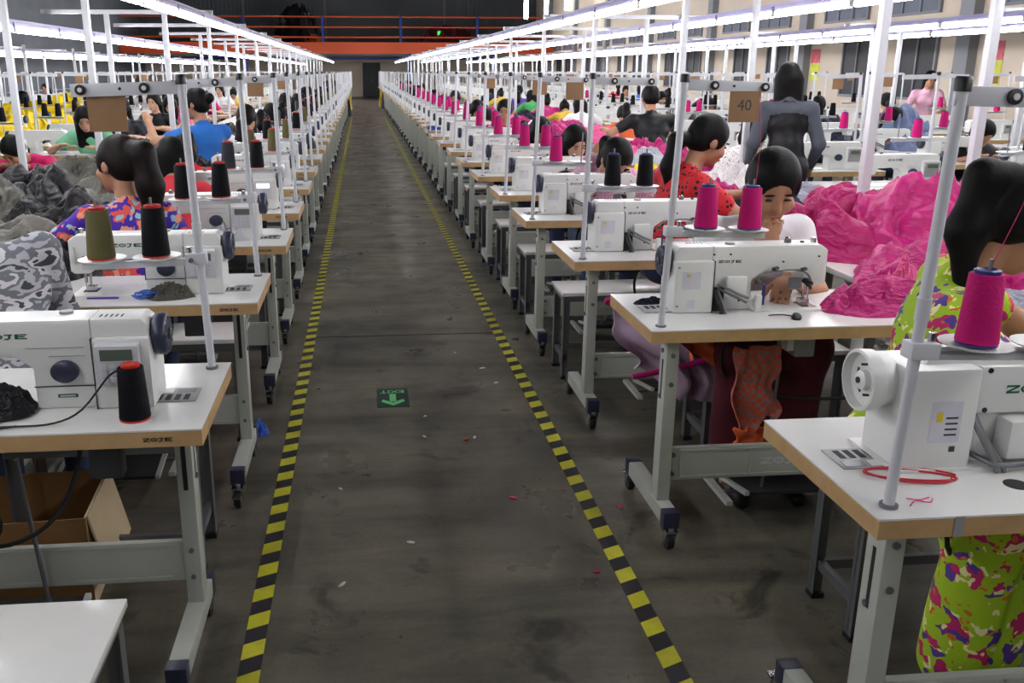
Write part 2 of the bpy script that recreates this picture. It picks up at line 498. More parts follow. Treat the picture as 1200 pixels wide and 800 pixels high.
# right wall with pilasters and windows
struct('wall_right', MB().box(XR, XR + 0.2, YB, YF, 0, ZC, M_beige).mesh('wall_right'), 'beige plastered side wall with tall dark windows')
pil = MB().box(XR - 0.18, XR, -0.2, 0.2, 0, ZC, M_pilaster).mesh('pilaster')
lowwin = MB().box(XR - 0.05, XR, -0.65, 0.65, 0, 1.25, M_frame)
def window_tpl(w, z0, z1, nx, nz, glass, fm):
    t = Tpl('window')
    fb = MB(); x0, x1 = XR - 0.06, XR
    fb.box(x0, x1, -w / 2, w / 2, z0, z0 + .05, fm); fb.box(x0, x1, -w / 2, w / 2, z1 - .05, z1, fm)
    for s in (-1, 1): fb.box(x0, x1, s * w / 2 - .03, s * w / 2 + .03, z0, z1, fm)
    for i in range(1, nx): fb.box(x0, x1, -w / 2 + w * i / nx - .02, -w / 2 + w * i / nx + .02, z0, z1, fm)
    fr = fb.mesh('window_frame')
    panes = []
    for i in range(nx):
        for j in range(nz):
            panes.append(MB().box(XR - 0.03, XR - 0.01, -w / 2 + w * i / nx + .02, -w / 2 + w * (i + 1) / nx - .02, z0 + (z1 - z0) * j / nz + .02, z0 + (z1 - z0) * (j + 1) / nz - .02, glass).mesh('pane'))
    return fr, panes
wl = window_tpl(1.25, 1.0, 2.35, 2, 1, M_glass, M_frame)
wu = window_tpl(1.9, 2.62, 3.25, 3, 1, M_greyglass, M_frame)
wn = 0
for k in range(9):
    y0 = 3.7 + 6.4 * k
    o = link('trim_%d' % (k + 1), pil, None, (0, y0, 0)); o['kind'] = 'structure'
    for wt, dy in ((wl, 1.6), (wl, 3.9), (wu, 2.0), (wu, 4.6)):
        wn += 1
        r = link('window_%d' % wn, wt[0], None, (0, y0 + dy, 0)); r['kind'] = 'structure'
        for p in wt[1]: link('pane', p, r)
struct('wall_left', MB().box(XL - 0.2, XL, YB, YF, 0, ZC, M_corr).mesh('wall_left'), 'dark corrugated side wall')
struct('wall_back', MB().box(XL, XR, YB - 0.2, YB, 0, ZC, M_corr).mesh('wall_back'), 'dark sheet wall behind the camera')
# far wall: beige below, corrugated sheet above
fw = MB().box(XL, XR, YF, YF + 0.2, 0, 3.0, M_beige).box(XL, XR, YF + 0.0, YF + 0.2, 3.0, ZC, M_corr)
for i in range(96):
    x = XL + 0.25 * i
    fw.box(x, x + 0.09, YF - 0.05, YF, 3.0, ZC, M_corr)
for x in (-7, -2.1, 5.2): fw.box(x, x + .12, YF - .1, YF, 3.0, ZC, M_pilaster)
struct('wall_far', fw.mesh('wall_far'), 'far end wall, beige below and dark corrugated sheet above')
d = struct('door_1', MB().box(0.15, 1.25, YF - 0.06, YF, 0, 2.05, M_doorgrey, 0.01).mesh('door_1'), 'dark grey double door at the end of the aisle')
link('door_frame', MB().box(0.05, 0.15, YF - 0.09, YF, 0, 2.15, M_beige).box(1.25, 1.35, YF - .09, YF, 0, 2.15, M_beige).box(0.05, 1.35, YF - .09, YF, 2.05, 2.15, M_beige).mesh('door_frame'), d)
link('door_handle', MB().cyl((0.72, YF - .06, 1.0), (0.72, YF - .12, 1.0), .02, M_steel).box(.66, .78, YF - .13, YF - .11, .98, 1.02, M_steel).mesh('door_handle'), d)

# mezzanine across the far end
YM = 54.0
mz = link('mezzanine', None, None, (0, YM, 0)); tag(mz, 'orange and blue steel mezzanine deck across the far end of the hall', 'mezzanine')
link('deck_beam', MB().box(XL + .05, XR - .05, 0, 0.3, 2.48, 3.08, M_orange).mesh('deck_beam'), mz)
link('deck', MB().box(XL + .05, XR - .05, 0.3, 5.7, 2.9, 3.04, M_corr).mesh('deck'), mz)
rail = MB().cyl((XL + .05, 0.1, 0), (XR - .05, 0.1, 0), 0.045, M_orange, 8).mesh('rail')
for z in (3.35, 3.88, 4.42): link('rail', rail, mz, (0, 0, z))
mpost = MB().box(-0.06, 0.06, 0.04, 0.16, 3.08, 4.46, M_bluepaint).mesh('rail_post')
mcol = MB().box(-0.12, 0.12, 0.02, 0.28, 0, 2.48, M_bluepaint).mesh('column')
for x in (-10.6, -6.3, -2.0, 2.3, 6.6): link('rail_post', mpost, mz, (x, 0, 0)); 
for x in (-6.3, 2.75, 7.6): link('column', mcol, mz, (x, 0, 0))
link('tie_beam', MB().box(XL + .05, XR - .05, 4.0, 4.2, 2.2, 2.36, M_bluepaint).mesh('tie_beam'), mz)
M_bay = mat('hanging_lamp_glow', (255, 255, 255), .4, emit=(255, 250, 240), strength=60)
for i, (x, y, z) in enumerate(((8.9, 51.5, 4.75), (9.7, 50.0, 4.9), (9.6, 44.5, 4.8), (-5, 57.5, 6.6), (2.5, 57.5, 6.8))):  # last two are added out of view to brighten the mezzanine end
    o = link('hanging_lamp', MB().box(-.08, .08, -.04, .04, -.5, .5, M_bay).box(-.12, .12, .04, .08, -.55, .55, M_fix).cyl((0, .06, .55), (0, .06, ZC - z), .012, M_steel, 6).mesh('hanging_lamp'), None, (x, y, z))
    tag(o, ('upright bright lamp nearest the mezzanine corner', 'middle upright bright lamp by the right wall', 'nearest upright bright lamp by the right wall', 'added lamp, out of view above the left of the mezzanine', 'added lamp, out of view above the middle of the mezzanine')[i], 'lamp')

# ------------------------------------------------------------------ aisle tape
def tape_mat():
    m = bpy.data.materials.new('hazard_tape'); m.use_nodes = True
    nt = m.node_tree; b = nt.nodes['Principled BSDF']; b.inputs['Roughness'].default_value = 0.45
    tc = nt.nodes.new('ShaderNodeTexCoord'); sp = nt.nodes.new('ShaderNodeSeparateXYZ')
    nt.links.new(tc.outputs['Object'], sp.inputs[0])
    a = nt.nodes.new('ShaderNodeMath'); a.operation = 'MULTIPLY_ADD'; a.inputs[1].default_value = -0.45; nt.links.new(sp.outputs['X'], a.inputs[0]); nt.links.new(sp.outputs['Y'], a.inputs[2])
    d = nt.nodes.new('ShaderNodeMath'); d.operation = 'DIVIDE'; d.inputs[1].default_value = 0.145; nt.links.new(a.outputs[0], d.inputs[0])
    fr = nt.nodes.new('ShaderNodeMath'); fr.operation = 'FRACT'; nt.links.new(d.outputs[0], fr.inputs[0])
    gt = nt.nodes.new('ShaderNodeMath'); gt.operation = 'GREATER_THAN'; gt.inputs[1].default_value = 0.5; nt.links.new(fr.outputs[0], gt.inputs[0])
    # wear further down the aisle: scuffed noise
    n = nt.nodes.new('ShaderNodeTexNoise'); n.inputs['Scale'].default_value = 9; n.inputs['Detail'].default_value = 6; nt.links.new(tc.outputs['Object'], n.inputs['Vector'])
    r = nt.nodes.new('ShaderNodeValToRGB'); r.color_ramp.elements[0].position = .3; r.color_ramp.elements[0].color = (.72, .72, .72, 1); r.color_ramp.elements[1].position = .6; nt.links.new(n.outputs[0], r.inputs[0])
    mx = nt.nodes.new('ShaderNodeMixRGB'); nt.links.new(gt.outputs[0], mx.inputs[0])
    mx.inputs[1].default_value = (*lin((40, 38, 44)), 1); mx.inputs[2].default_value = (*lin((204, 200, 44)), 1)
    mu = nt.nodes.new('ShaderNodeMixRGB'); mu.blend_type = 'MULTIPLY'; mu.inputs[0].default_value = 1
    nt.links.new(mx.outputs[0], mu.inputs[1]); nt.links.new(r.outputs[0], mu.inputs[2]); nt.links.new(mu.outputs[0], b.inputs['Base Color'])
    return m
M_tape = tape_mat()
tag(link('floor_tape', MB().box(-0.03, 0.03, 0.9, 34, 0.0, 0.002, M_tape).mesh('floor_tape'), None, (-0.342, 0, 0)), 'yellow and black hazard tape along the left edge of the aisle', 'floor tape', 'aisle hazard tapes')
tag(link('floor_tape', MB().box(-0.03, 0.03, 0.9, 34, 0.0, 0.002, M_tape).mesh('floor_tape'), None, (0.808, 0, 0)), 'yellow and black hazard tape along the right edge of the aisle', 'floor tape', 'aisle hazard tapes')
# exit sticker
M_exit = mat('exit_sticker_green', (20, 52, 48), 0.4)
M_exitp = mat('exit_sticker_print', (104, 200, 120), 0.4)
ex = link('exit_sticker', MB().box(-.078, .078, -.135, .135, 0, .002, M_exit).mesh('exit_sticker'), None, (0.118, 4.33, 0.0), R(180))
tag(ex, 'dark green floor sticker with EXIT and a pale green arrow', 'floor sign')
ep = MB().text('EXIT', M_exitp, MX((0, -.085, .0026)), size=.06, depth=.0002, bold=.001)
link('lettering', ep.mesh('lettering'), ex)
ap = MB()
for poly in ([(-.016, -.05), (.016, -.05), (.016, .06), (-.016, .06)], [(0, .118), (-.058, .06), (-.05, .03), (0, .075), (.05, .03), (.058, .06)]):
    n = len(poly); ap.add([(x, y, .0027) for x, y in poly], [tuple(range(n))] if n == 4 else [(0, 1, 2, 3), (0, 3, 4, 5)], M_exitp)
link('arrow', ap.mesh('arrow'), ex)
# scraps on the aisle
scr = [(0.42, 3.75, (206, 70, 30)), (0.46, 3.77, (220, 215, 210)), (0.535, 3.16, (210, 60, 110)), (0.26, 4.05, (215, 210, 205)), (0.24, 3.8, (200, 198, 190)), (0.62, 4.75, (220, 215, 210)), (0.5, 5.05, (215, 205, 190)), (0.13, 2.85, (205, 200, 190)), (-0.1, 2.6, (190, 186, 176)), (-0.12, 3.3, (200, 196, 190)), (0.66, 4.5, (215, 215, 215)), (0.92, 3.05, (220, 60, 120)), (0.72, 2.6, (180, 30, 60))]
for i, (x, y, c) in enumerate(scr):
    me = MB().ball((0, 0, .004), (.012 + .004 * (i % 3), .007, .004), mat('scrap_%d' % i, c, .8), 7, 4).mesh('scrap')
    tag(link('scrap', me, None, (x, y, 0), i * 1.3), 'tiny scrap of cloth or thread lying on the aisle floor', 'scrap', 'scraps on the aisle floor')

# ================================================================== sewing table
TL, TD, TZ = 1.10, 0.50, 0.78          # length, depth, height; local x=0 is the aisle end, operator at -y
def caster_mb():
    mb = MB()
    mb.lathe([(.012, -.012), (.030, -.012), (.033, -.008), (.033, .008), (.030, .012), (.012, .012)], (0, -.016, .033), (1, 0, 0), M_black, 18)
    mb.lathe([(.011, -.0135), (.011, .0135)], (0, -.016, .033), (1, 0, 0), M_greyplastic, 10)
    for sx in (-1, 1): mb.prism([(-.026, .028), (-.006, .028), (.014, .074), (-.024, .074)], sx * .0165 - .0015, sx * .0165 + .0015, M_chrome, 'x')
    mb.box(-.020, .020, -.028, .018, .073, .078, M_chrome)
    mb.box(-.016, .016, -.066, -.040, .052, .058, M_chrome)
    mb.cyl((0, 0, .076), (0, 0, .086), .010, M_steel, 8)
    return mb
CASTER = caster_mb().mesh('caster')

def sewing_table(lod, logo_edge=True):
    t = Tpl('sewing_table')
    lam = MB().box(-TL, 0, -TD / 2, TD / 2, TZ - .004, TZ, M_lam)
    core = MB().box(-TL + .001, -.001, -TD / 2 + .001, TD / 2 - .001, TZ - .042, TZ - .004, M_edge)
    legx = [-.115, -TL + .115]
    def leg_mb():
        mb = MB()
        mb.box(-.022, .022, .07, .135, .135, .74, M_leg, .004)
        if lod == 0:
            mb.box(-.006, .006, .0685, .0705, .48, .66, M_dark)
            mb.box(.0215, .0225, .096, .108, .50, .64, M_dark)
            for z in (.46, .62): mb.cyl((.022, .10, z + .05), (.028, .10, z + .05), .008, M_steel, 8)
            for z in (.22, .30): mb.cyl((.0, .07, z), (.0, .064, z), .007, M_steel, 8)
            for z in (.56, .66): mb.cyl((.0, .135, z), (.0, .141, z), .008, M_steel, 8)
            mb.box(-.05, .05, .05, .16, .732, .7385, M_leg)
        return mb
    def foot_mb():
        return MB().box(-.025, .025, -.225, .225, .084, .138, M_leg, .004)
    def cap_mb():
        return MB().box(-.027, .027, -.022, .022, .080, .140, M_navy, .004)
    def str_mb():
        mb = MB().box(legx[1] + .02, legx[0] - .02, .085, .107, .20, .32, M_leg, .003)
        if lod == 0:
            for z in (.208, .304): mb.box(legx[1] + .06, legx[0] - .06, .107, .1105, z, z + .008, M_leg); mb.box(legx[1] + .06, legx[0] - .06, .0815, .085, z, z + .008, M_leg)
            for x in (legx[1] + .06, (legx[0] + legx[1]) / 2 + .12, (legx[0] + legx[1]) / 2 - .12, legx[0] - .068): mb.box(x, x + .008, .107, .1105, .21, .31, M_leg)
            logo(mb, on_back((legx[0] + legx[1]) / 2, .1075, .26), .17, M_post)
            for x in (legx[0] - .035, legx[1] + .035):
                for z in (.225, .295): mb.cyl((x, .107, z), (x, .114, z), .008, M_steel, 8)
        return mb
    if lod == 2:
        mb = MB()
        for q in (lam, core): mb.add(q.v, q.f, q.mats[0])
        for lx in legx:
            for q, sm in ((leg_mb(), M_leg), (foot_mb(), M_leg)): mb.add([(x + lx, y, z) for x, y, z in q.v], q.f, M_leg)
            for y in (-.2, .2): mb.box(lx - .013, lx + .013, y - .027, y + .027, 0, .06, M_black); mb.box(lx - .028, lx + .028, y * 1.17 - .02, y * 1.17 + .02, .07, .13, M_navy)
        q = str_mb(); mb.add(q.v, q.f, M_leg)
        t.add('sewing_table', mb); return t
    t.add('tabletop', lam); t.add('edge_band', core, label='tan wood edge of the table top')
    for lx in legx:
        t.add('leg', leg_mb(), at=(lx, 0, 0))
        f = t.add('foot', foot_mb(), at=(lx, 0, 0))
        for s in (-1, 1):
            t.add('end_cap', cap_mb(), f, 'navy plastic end cap', at=(0, s * .215, 0))
            t.add('caster', CASTER, f, 'black swivel caster', at=(0, s * .235, 0))
    t.add('stretcher', str_mb())
    mb = MB()
    if logo_edge: logo(mb, on_front(-.10, -TD / 2 - .0002, TZ - .023), .065, M_black)
    if logo_edge: t.add('edge_logo', mb)
    # moulded parts tray let into the top at the aisle end
    tr = MB().box(-.17, -.05, -.06, .03, TZ, TZ + .003, M_greyplastic, .001)
    if lod == 0:
        tr = MB().box(-.175, -.045, -.065, .035, TZ - .001, TZ + .0025, M_greyplastic, .001)
        for k in range(5): tr.box(-.165 + .022 * k, -.152 + .022 * k, -.055, -.015, TZ + .0025, TZ + .0032, M_dark)
        tr.box(-.165, -.11, -.002, .027, TZ + .0025, TZ + .0033, M_white); tr.box(-.10, -.055, -.002, .027, TZ + .0025, TZ + .0032, M_steel)
    t.add('parts_tray', tr, label='grey moulded parts tray')
    if lod == 0:
        mo = MB().box(-.62, -.55, .0, .10, .63, .735, M_greyplastic, .008).box(-.55, -.525, .01, .09, .65, .73, M_white, .004)
        t.add('control_box', mo, label='grey motor control box')
        sw = MB().box(-.26, -.19, -.24, -.19, .66, .735, M_black, .004); t.add('switch_box', sw)
        pd = MB().prism([(-.16, .085), (.12, .135), (.12, .147), (-.16, .097)], -.79, -.42, M_dark, 'x').box(-.83, -.37, -.01, .01, .09, .10, M_steel)
        for x in (-.83, -.37): pd.box(x - .012, x + .012, -.15, .1, .088, .104, M_leg)
        pd.cyl((-.5, .06, .12), (-.53, .04, .60), .006, M_steel, 8)
        for x in (-.42, -.79): pd.prism([(-.165, .086), (.125, .137), (.125, .152), (-.165, .100)], x - .008, x + .008, M_leg, 'x')
        t.add('pedal', pd, label='dark treadle plate with rod')
        kn = MB().tube([(-.66, .0, .73), (-.66, -.03, .66), (-.60, -.10, .62), (-.56, -.13, .54)], .007, M_steel).ball((-.555, -.14, .51), (.045, .018, .055), M_black)
        t.add('knee_lifter', kn, label='black knee lifter pad')
        cb = MB().tube([(-.36, .05, .74), (-.35, -.03, .62), (-.40, -.09, .50), (-.52, -.1, .43), (-.70, -.06, .42), (-.9, .02, .45)], .006, M_cable)
        t.add('power_cord', cb)
    return t
TABLE = [sewing_table(0), sewing_table(1), sewing_table(2)]

# ================================================================== sewing machine
def machine(lod):
    """local z=0 table top; needle end at -x, handwheel at +x, operator at -y"""
    t = Tpl('sewing_machine')
    body = MB()
    poly = [(.246, 0), (.246, .250), (.232, .268), (-.245, .268), (-.272, .245), (-.272, .112), (-.262, .098), (-.205, .098), (-.19, .15), (-.06, .16), (-.02, .125), (-.02, 0)]
    body.prism(poly, -.056, .048, M_white, 'y', .010 if lod < 2 else .0)
    house = MB().box(.118, .250, -.070, .078, 0, .214, M_white, .010 if lod < 2 else 0)
    bed = MB().box(-.275, -.02, -.085, .085, 0, .006, M_white)
    plate = MB().box(-.25, -.20, -.02, .05, .006, .0072, M_chrome)
    wheel = MB().lathe([(.030, .0), (.054, .0), (.059, .005), (.060, .016), (.059, .026), (.054, .031), (.030, .033), (.012, .029)], (.250, 0, .203), (1, 0, 0), M_navy, 24)
    if lod == 2:
        mb = MB()
        for q in (body, house, bed, wheel): 
            for f_i, f in enumerate(q.f): pass
            o = len(mb.v); mb.v += q.v
            for f_i, f in enumerate(q.f):
                mb.f.append([i + o for i in f]); mb.m.append(mb.mi(q.mats[q.m[f_i]])); mb.smooth.append(q.smooth[f_i])
        mb.box(.14, .22, -.082, -.07, .09, .2, M_greyplastic); mb.box(.15, .21, -.084, -.082, .155, .19, M_lcd)
        mb.box(.0, .075, .052, .075, .065, .15, M_white); mb.box(.07, .12, .05, .068, .0, .09, M_dark)
        mb.box(-.26, -.215, -.03, .03, .03, .1, M_steel)
        t.add('sewing_machine', mb); squash(t); return t
    if lod == 0:
        wheel.lathe([(.010, 0), (.016, .0), (.016, .006), (.008, .008)], (.281, 0, .203), (1, 0, 0), M_chrome, 10)
        for k in range(14):
            a = 2 * math.pi * k / 14
            wheel.box(.278, .2835, -.002, .002, .036, .050, M_steel, mtx=Matrix.Translation((0, 0, .203)) @ Matrix.Rotation(a, 4, 'X'))
    b = t.add('body', body); t.add('motor_housing', house); t.add('bed', bed); t.add('needle_plate', plate)
    t.add('handwheel', wheel, label='dark navy handwheel')
    # front: control panel
    pn = MB().prism([(-.070, .075), (-.084, .08), (-.092, .198), (-.070, .204)], .130, .228, M_greyplastic if lod else M_post, 'x', .003)
    pn.prism([(-.0925, .155), (-.0905, .155), (-.0915, .188), (-.0935, .188)], .143, .215, M_lcd, 'x')
    if lod == 0:
        for i in range(4):
            for j in range(3): pn.box(.143 + .019 * i, .156 + .019 * i, -.091, -.0865, .092 + .019 * j, .105 + .019 * j, M_label)
    t.add('control_panel', pn, label='grey control panel with screen')
    dial = MB().lathe([(.026, 0), (.031, .004), (.031, .018), (.026, .022), (.008, .022), (.008, .024)], (.055, -.056, .118), (0, -1, 0), M_navy, 18)
    t.add('stitch_dial', dial, label='navy stitch length dial')
    nb = MB().cyl((-.238, .0, .10), (-.238, .0, .045), .006, M_chrome, 8).cyl((-.222, .0, .10), (-.222, .0, .03), .005, M_chrome, 8)
    nb.box(-.236, -.206, -.012, .02, .012, .03, M_chrome).cyl((-.24, 0, .045), (-.24, 0, .008), .0015, M_chrome, 6)
    t.add('needle_bar', nb, label='chrome needle bar and presser foot')
    kn = MB().cyl((-.238, 0, .262), (-.238, 0, .288), .009, M_chrome, 10).cyl((-.15, 0, .266), (-.15, 0, .282), .012, M_steel, 10).ball((-.15, 0, .286), (.010, .010, .007), M_chrome)
    kn.cyl((.05, .01, .266), (.05, .01, .276), .016, M_greyplastic, 12).cyl((-.20, .0, .266), (-.20, .0, .274), .007, M_black, 8)
    t.add('top_fittings', kn, label='small metal thread guides on top of the arm')
    # rear: oil cover, hoses
    oc = MB().box(.005, .075, .050, .078, .062, .148, M_white, .008); t.add('oil_cover', oc)
    rec = MB().box(.075, .118, .040, .056, .0, .10, M_dark)
    t.add('cable_recess', rec)
    hs = MB()
    hs.tube([(.10, .06, .115), (.07, .085, .10), (.04, .09, .08), (.0, .075, .06)], .006, M_gcable)
    hs.tube([(.10, .06, .10), (.07, .08, .08), (.035, .085, .06), (.005, .075, .04)], .005, M_gcable)
    hs.tube([(.11, .055, .09), (.105, .085, .05), (.095, .095, .015), (.095, .1, -.0)], .007, M_cable)
    hs.tube([(.098, .055, .09), (.09, .08, .05), (.082, .092, .015), (.08, .1, -.0)], .005, M_gcable)
    if lod == 0:
        hs.tube([(-.03, .056, .12), (-.055, .062, .155), (-.09, .064, .165), (-.16, .064, .17), (-.20, .062, .15), (-.215, .06, .12)], .004, M_gcable)
        for x, z in ((-.035, .118), (-.09, .17), (-.185, .165)): hs.cyl((x, .05, z), (x, .074, z + .01), .008, M_black, 8)
    t.add('hose', hs, label='grey oil hoses and cables on the rear')
    if lod == 0:
        tn = MB().lathe([(.016, 0), (.016, .01), (.01, .012), (.01, .022)], (-.215, -.052, .165), (0, -1, 0), M_chrome, 12).box(-.262, -.25, -.075, -.052, .15, .22, M_white, .003)
        tn.cyl((-.175, -.05, .20), (-.175, -.066, .20), .006, M_black, 8)
        t.add('thread_tension', tn)
        pl = MB().cyl((-.20, .052, .12), (-.20, .085, .115), .013, M_black, 10).cyl((-.20, .085, .115), (-.20, .095, .095), .006, M_black, 8)
        pl.box(-.185, -.145, .045, .058, .085, .135, M_steel, .003)
        t.add('presser_lever', pl)
        wl_ = MB().box(-.045, -.025, .07, .085, .0, .07, M_white, .003).box(-.052, -.045, .075, .085, .03, .115, M_bluecore)
        t.add('bobbin_winder', wl_)
        sc = MB()
        for x, z in ((.06, .235), (.115, .235), (-.12, .20), (-.24, .22), (.02, .04), (.10, .03)): sc.cyl((x, .047, z), (x, .0505, z), .004, M_black, 8)
        for z in (.03, .19): sc.cyl((.238, .05, z), (.238, .0795, z), .004, M_steel, 8)
        sc.box(.119, .12, -.072, .0795, .0, .214, M_dark)
        t.add('screws', sc)
        seam = MB().box(-.02, .118, -.0575, -.0555, .068, .071, M_dark).box(.03, .075, -.0575, -.056, .035, .045, M_green).box(.035, .07, -.058, -.0575, .038, .042, M_label)
        seam.box(-.03, .10, -.0575, -.056, .185, .1865, M_greyplastic).box(.02, .10, -.0575, -.056, .16, .1615, M_greyplastic)
        for k in range(5): seam.box(.135 + .012 * k, .139 + .012 * k, -.035, -.01, .2675, .2685, M_dark)
        seam.box(.118, .119, -.0575, .049, .21, .2686, M_greyplastic)
        t.add('front_trim', seam)
        st = MB().box(.165, .225, .078, .0788, .10, .172, M_label).box(.20, .212, .0788, .0792, .15, .162, mat('yellow_warning', (226, 200, 40), .5)).box(.18, .205, .078, .0788, .02, .06, M_label)
        t.add('warning_label', st, label='pale printed label with yellow warning mark')
    lg = MB(); logo(lg, on_front(-.075, -.0562, .222), .105, M_green); logo(lg, on_back(.06, .0482, .205), .078, M_grayprint)
    t.add('logo', lg)
    squash(t)
    return t
def squash(t):
    for n, me, p, lb, at in t.parts:
        cz = {'handwheel': .203, 'stitch_dial': .118}.get(n)
        for v in me.vertices:
            if cz is None: v.co.z *= .82
            else: v.co.z = cz * .82 + (v.co.z - cz) * .86; v.co.y *= .86 if n == 'handwheel' else 1
            v.co.x *= 1.03
MACH = [machine(0), machine(1), machine(2)]

def machine_b():
    """older head: large pale handwheel, screwed rear cover plate and oil box with an oval badge"""
    t = Tpl('sewing_machine')
    body = MB().prism([(.20, 0), (.20, .20), (.19, .228), (-.245, .228), (-.272, .21), (-.272, .10), (-.205, .095), (-.19, .12), (-.10, .125), (-.08, .0)], -.05, .050, M_white, 'y', .008)
    t.add('body', body)
    t.add('motor_housing', MB().box(.092, .245, -.06, .085, 0, .215, M_white, .009))
    t.add('rear_cover', MB().box(-.17, .082, .05, .066, .112, .212, M_white, .005))
    sc = MB()
    for x in (-.155, -.045, .065):
        for z in (.12, .204): sc.cyl((x, .064, z), (x, .068, z), .0055, M_black, 10)
    t.add('screws', sc)
    lg = MB(); logo(lg, on_back(-.035, .0662, .163), .12, M_green); t.add('logo', lg)
    t.add('oil_box', MB().box(-.075, .025, .05, .10, .022, .105, M_white, .008))
    bd = MB().lathe([(.016, 0), (.016, .002), (.012, .003)], (-.03, .10, .068), (0, 1, 0), M_steel, 18)
    bd.lathe([(.012, .003), (.012, .0036)], (-.03, .10, .068), (0, 1, 0), M_green, 14)
    t.add('badge', bd, label='small oval metal badge')
    wh = MB().lathe([(.02, -.002), (.050, -.002), (.052, .012), (.055, .014), (.057, .030), (.063, .034), (.064, .062), (.060, .064), (.057, .064), (.055, .046), (.022, .044), (.02, .056), (.014, .060)], (.243, 0, .17), (1, 0, 0), M_white, 36)
    wh.cyl((.285, 0, .17), (.306, 0, .17), .007, M_navy, 8)
    for k in range(6):
        a = 2 * math.pi * k / 6 + .3
        wh.box(.287, .2895, -.011, .011, .029, .034, M_black, mtx=Matrix.Translation((0, 0, .17)) @ Matrix.Rotation(a, 4, 'X'))
    t.add('handwheel', wh, label='large cream handwheel with slotted hub')
    st = MB().box(.125, .19, .085, .0858, .06, .148, M_label).box(.165, .178, .0858, .0862, .105, .125, MATS['yellow_warning']).box(.13, .142, .0858, .0862, .04, .052, M_grayprint)
    for i in range(4): st.box(.132, .158, .0858, .0862, .075 + .012 * i, .079 + .012 * i, M_grayprint)
    t.add('warning_label', st, label='pale printed label with yellow warning mark')
    t.add('bed', MB().box(-.275, .26, -.085, .095, 0, .005, M_white))
    hs = MB().tube([(.088, .06, .112), (.075, .085, .07), (.055, .10, .03), (.045, .108, .002)], .0065, M_gcable).tube([(.078, .055, .11), (.06, .08, .06), (.045, .10, .03), (.03, .11, .002)], .005, M_gcable)
    hs.tube([(.085, .05, .03), (.05, .105, .016), (-.02, .108, .018), (-.07, .10, .012)], .006, M_steel)
    t.add('hose', hs, label='grey cables running into a hole in the table')
    nb = MB().cyl((-.238, .0, .10), (-.238, .0, .045), .006, M_chrome, 8).box(-.25, -.216, -.012, .02, .012, .03, M_chrome)
    t.add('needle_bar', nb)
    return t

# ================================================================== thread stand
REST = .30
def thread_stand(lod):
    """pole at origin on the table top, arms along -x"""
    t = Tpl('thread_stand')
    n = 14 if lod == 0 else 8
    pole = MB().cyl((0, 0, 0), (0, 0, .305), .0105, M_post, n).cyl((0, 0, .305), (0, 0, .75), .0105, M_post, n)
    arm = MB().box(-.27, .012, -.004, .004, .725, .757, M_post, .001 if lod == 0 else 0)
    rest = MB().box(-.30, .0, -.013, .013, .30, .307, M_post).box(-.30, 0, -.013, -.010, .29, .307, M_post).box(-.30, 0, .010, .013, .29, .307, M_post)
    if lod == 2:
        mb = MB()
        for q in (pole, arm, rest): mb.add(q.v, q.f, M_post, False)
        mb.cyl((0, 0, .75), (0, 0, .768), .013, M_black, 6)
        for x in (-.11, -.25): mb.lathe([(.02, .307), (.058, .311)], (x, 0, 0), (0, 0, 1), M_white, 8)
        t.add('thread_stand', mb); return t
    if lod == 0:
        pole.cyl((0, 0, 0), (0, 0, .006), .017, M_steel, 14)
        pole.cyl((0, 0, .36), (0, 0, .40), .0125, M_post, n)
    t.add('pole', pole)
    t.add('pole_cap', MB().lathe([(.014, 0), (.0145, .018), (.012, .024)], (0, 0, .748), (0, 0, 1), M_black, n), label='black pole cap')
    if lod == 0:
        for x in (-.245, -.09):
            arm.lathe([(.013, 0), (.013, .006), (.006, .007)], (x, .004, .742), (0, 1, 0), M_black, 12); arm.lathe([(.013, 0), (.013, .006), (.006, .007)], (x, -.004, .742), (0, -1, 0), M_black, 12)
            arm.lathe([(.006, .0), (.006, .008)], (x, -.004, .742), (0, -1, 0), M_white, 8); arm.lathe([(.006, .0), (.006, .008)], (x, .004, .742), (0, 1, 0), M_white, 8)
        arm.cyl((-.15, -.006, .742), (-.15, .006, .742), .004, M_black, 8)
    t.add('guide_arm', arm)
    r = t.add('spool_rest', rest)
    for x in (-.11, -.25):
        t.add('spool_dish', MB().lathe([(.012, .303), (.03, .307), (.060, .315), (.062, .318), (.058, .318), (.03, .311), (.01, .310)], (x, 0, 0), (0, 0, 1), M_white, 20), r)
    t.add('spool_pin', MB().cyl((-.11, 0, .305), (-.11, 0, .470), .0035, M_steel, 6).cyl((-.25, 0, .305), (-.25, 0, .470), .0035, M_steel, 6), r)
    if lod == 0:
        cl = MB().box(-.035, .018, -.018, .018, .29, .321, M_post, .003).cyl((-.02, -.018, .305), (-.02, -.03, .305), .006, M_steel, 8).cyl((-.026, 0, .321), (-.026, 0, .337), .007, M_chrome, 8)
        t.add('clamp', cl)
    return t
STAND = [thread_stand(0), thread_stand(1), thread_stand(2)]
CONE0 = Tpl('thread_cone')
CONE0.add('thread', MB().lathe([(.033, .004), (.036, .006), (.029, .126), (.027, .128)], (0, 0, 0), (0, 0, 1), M_magenta, 24))
CONE0.add('core', MB().lathe([(.024, .0), (.035, .0), (.035, .004), (.024, .005)], (0, 0, 0), (0, 0, 1), M_bluecore, 18))
CONE0.add('core', MB().lathe([(.021, .12), (.022, .134), (.016, .136), (.012, .132)], (0, 0, 0), (0, 0, 1), M_bluecore, 18))
CONE2 = Tpl('thread_cone')
CONE2.add('thread_cone', MB().lathe([(.034, .0), (.036, .006), (.027, .126), (.02, .134)], (0, 0, 0), (0, 0, 1), M_magenta, 10))
TAG = Tpl('card_tag')
TAG.add('card_tag', MB().box(-.047, .047, -.001, .001, -.09, 0, M_card))

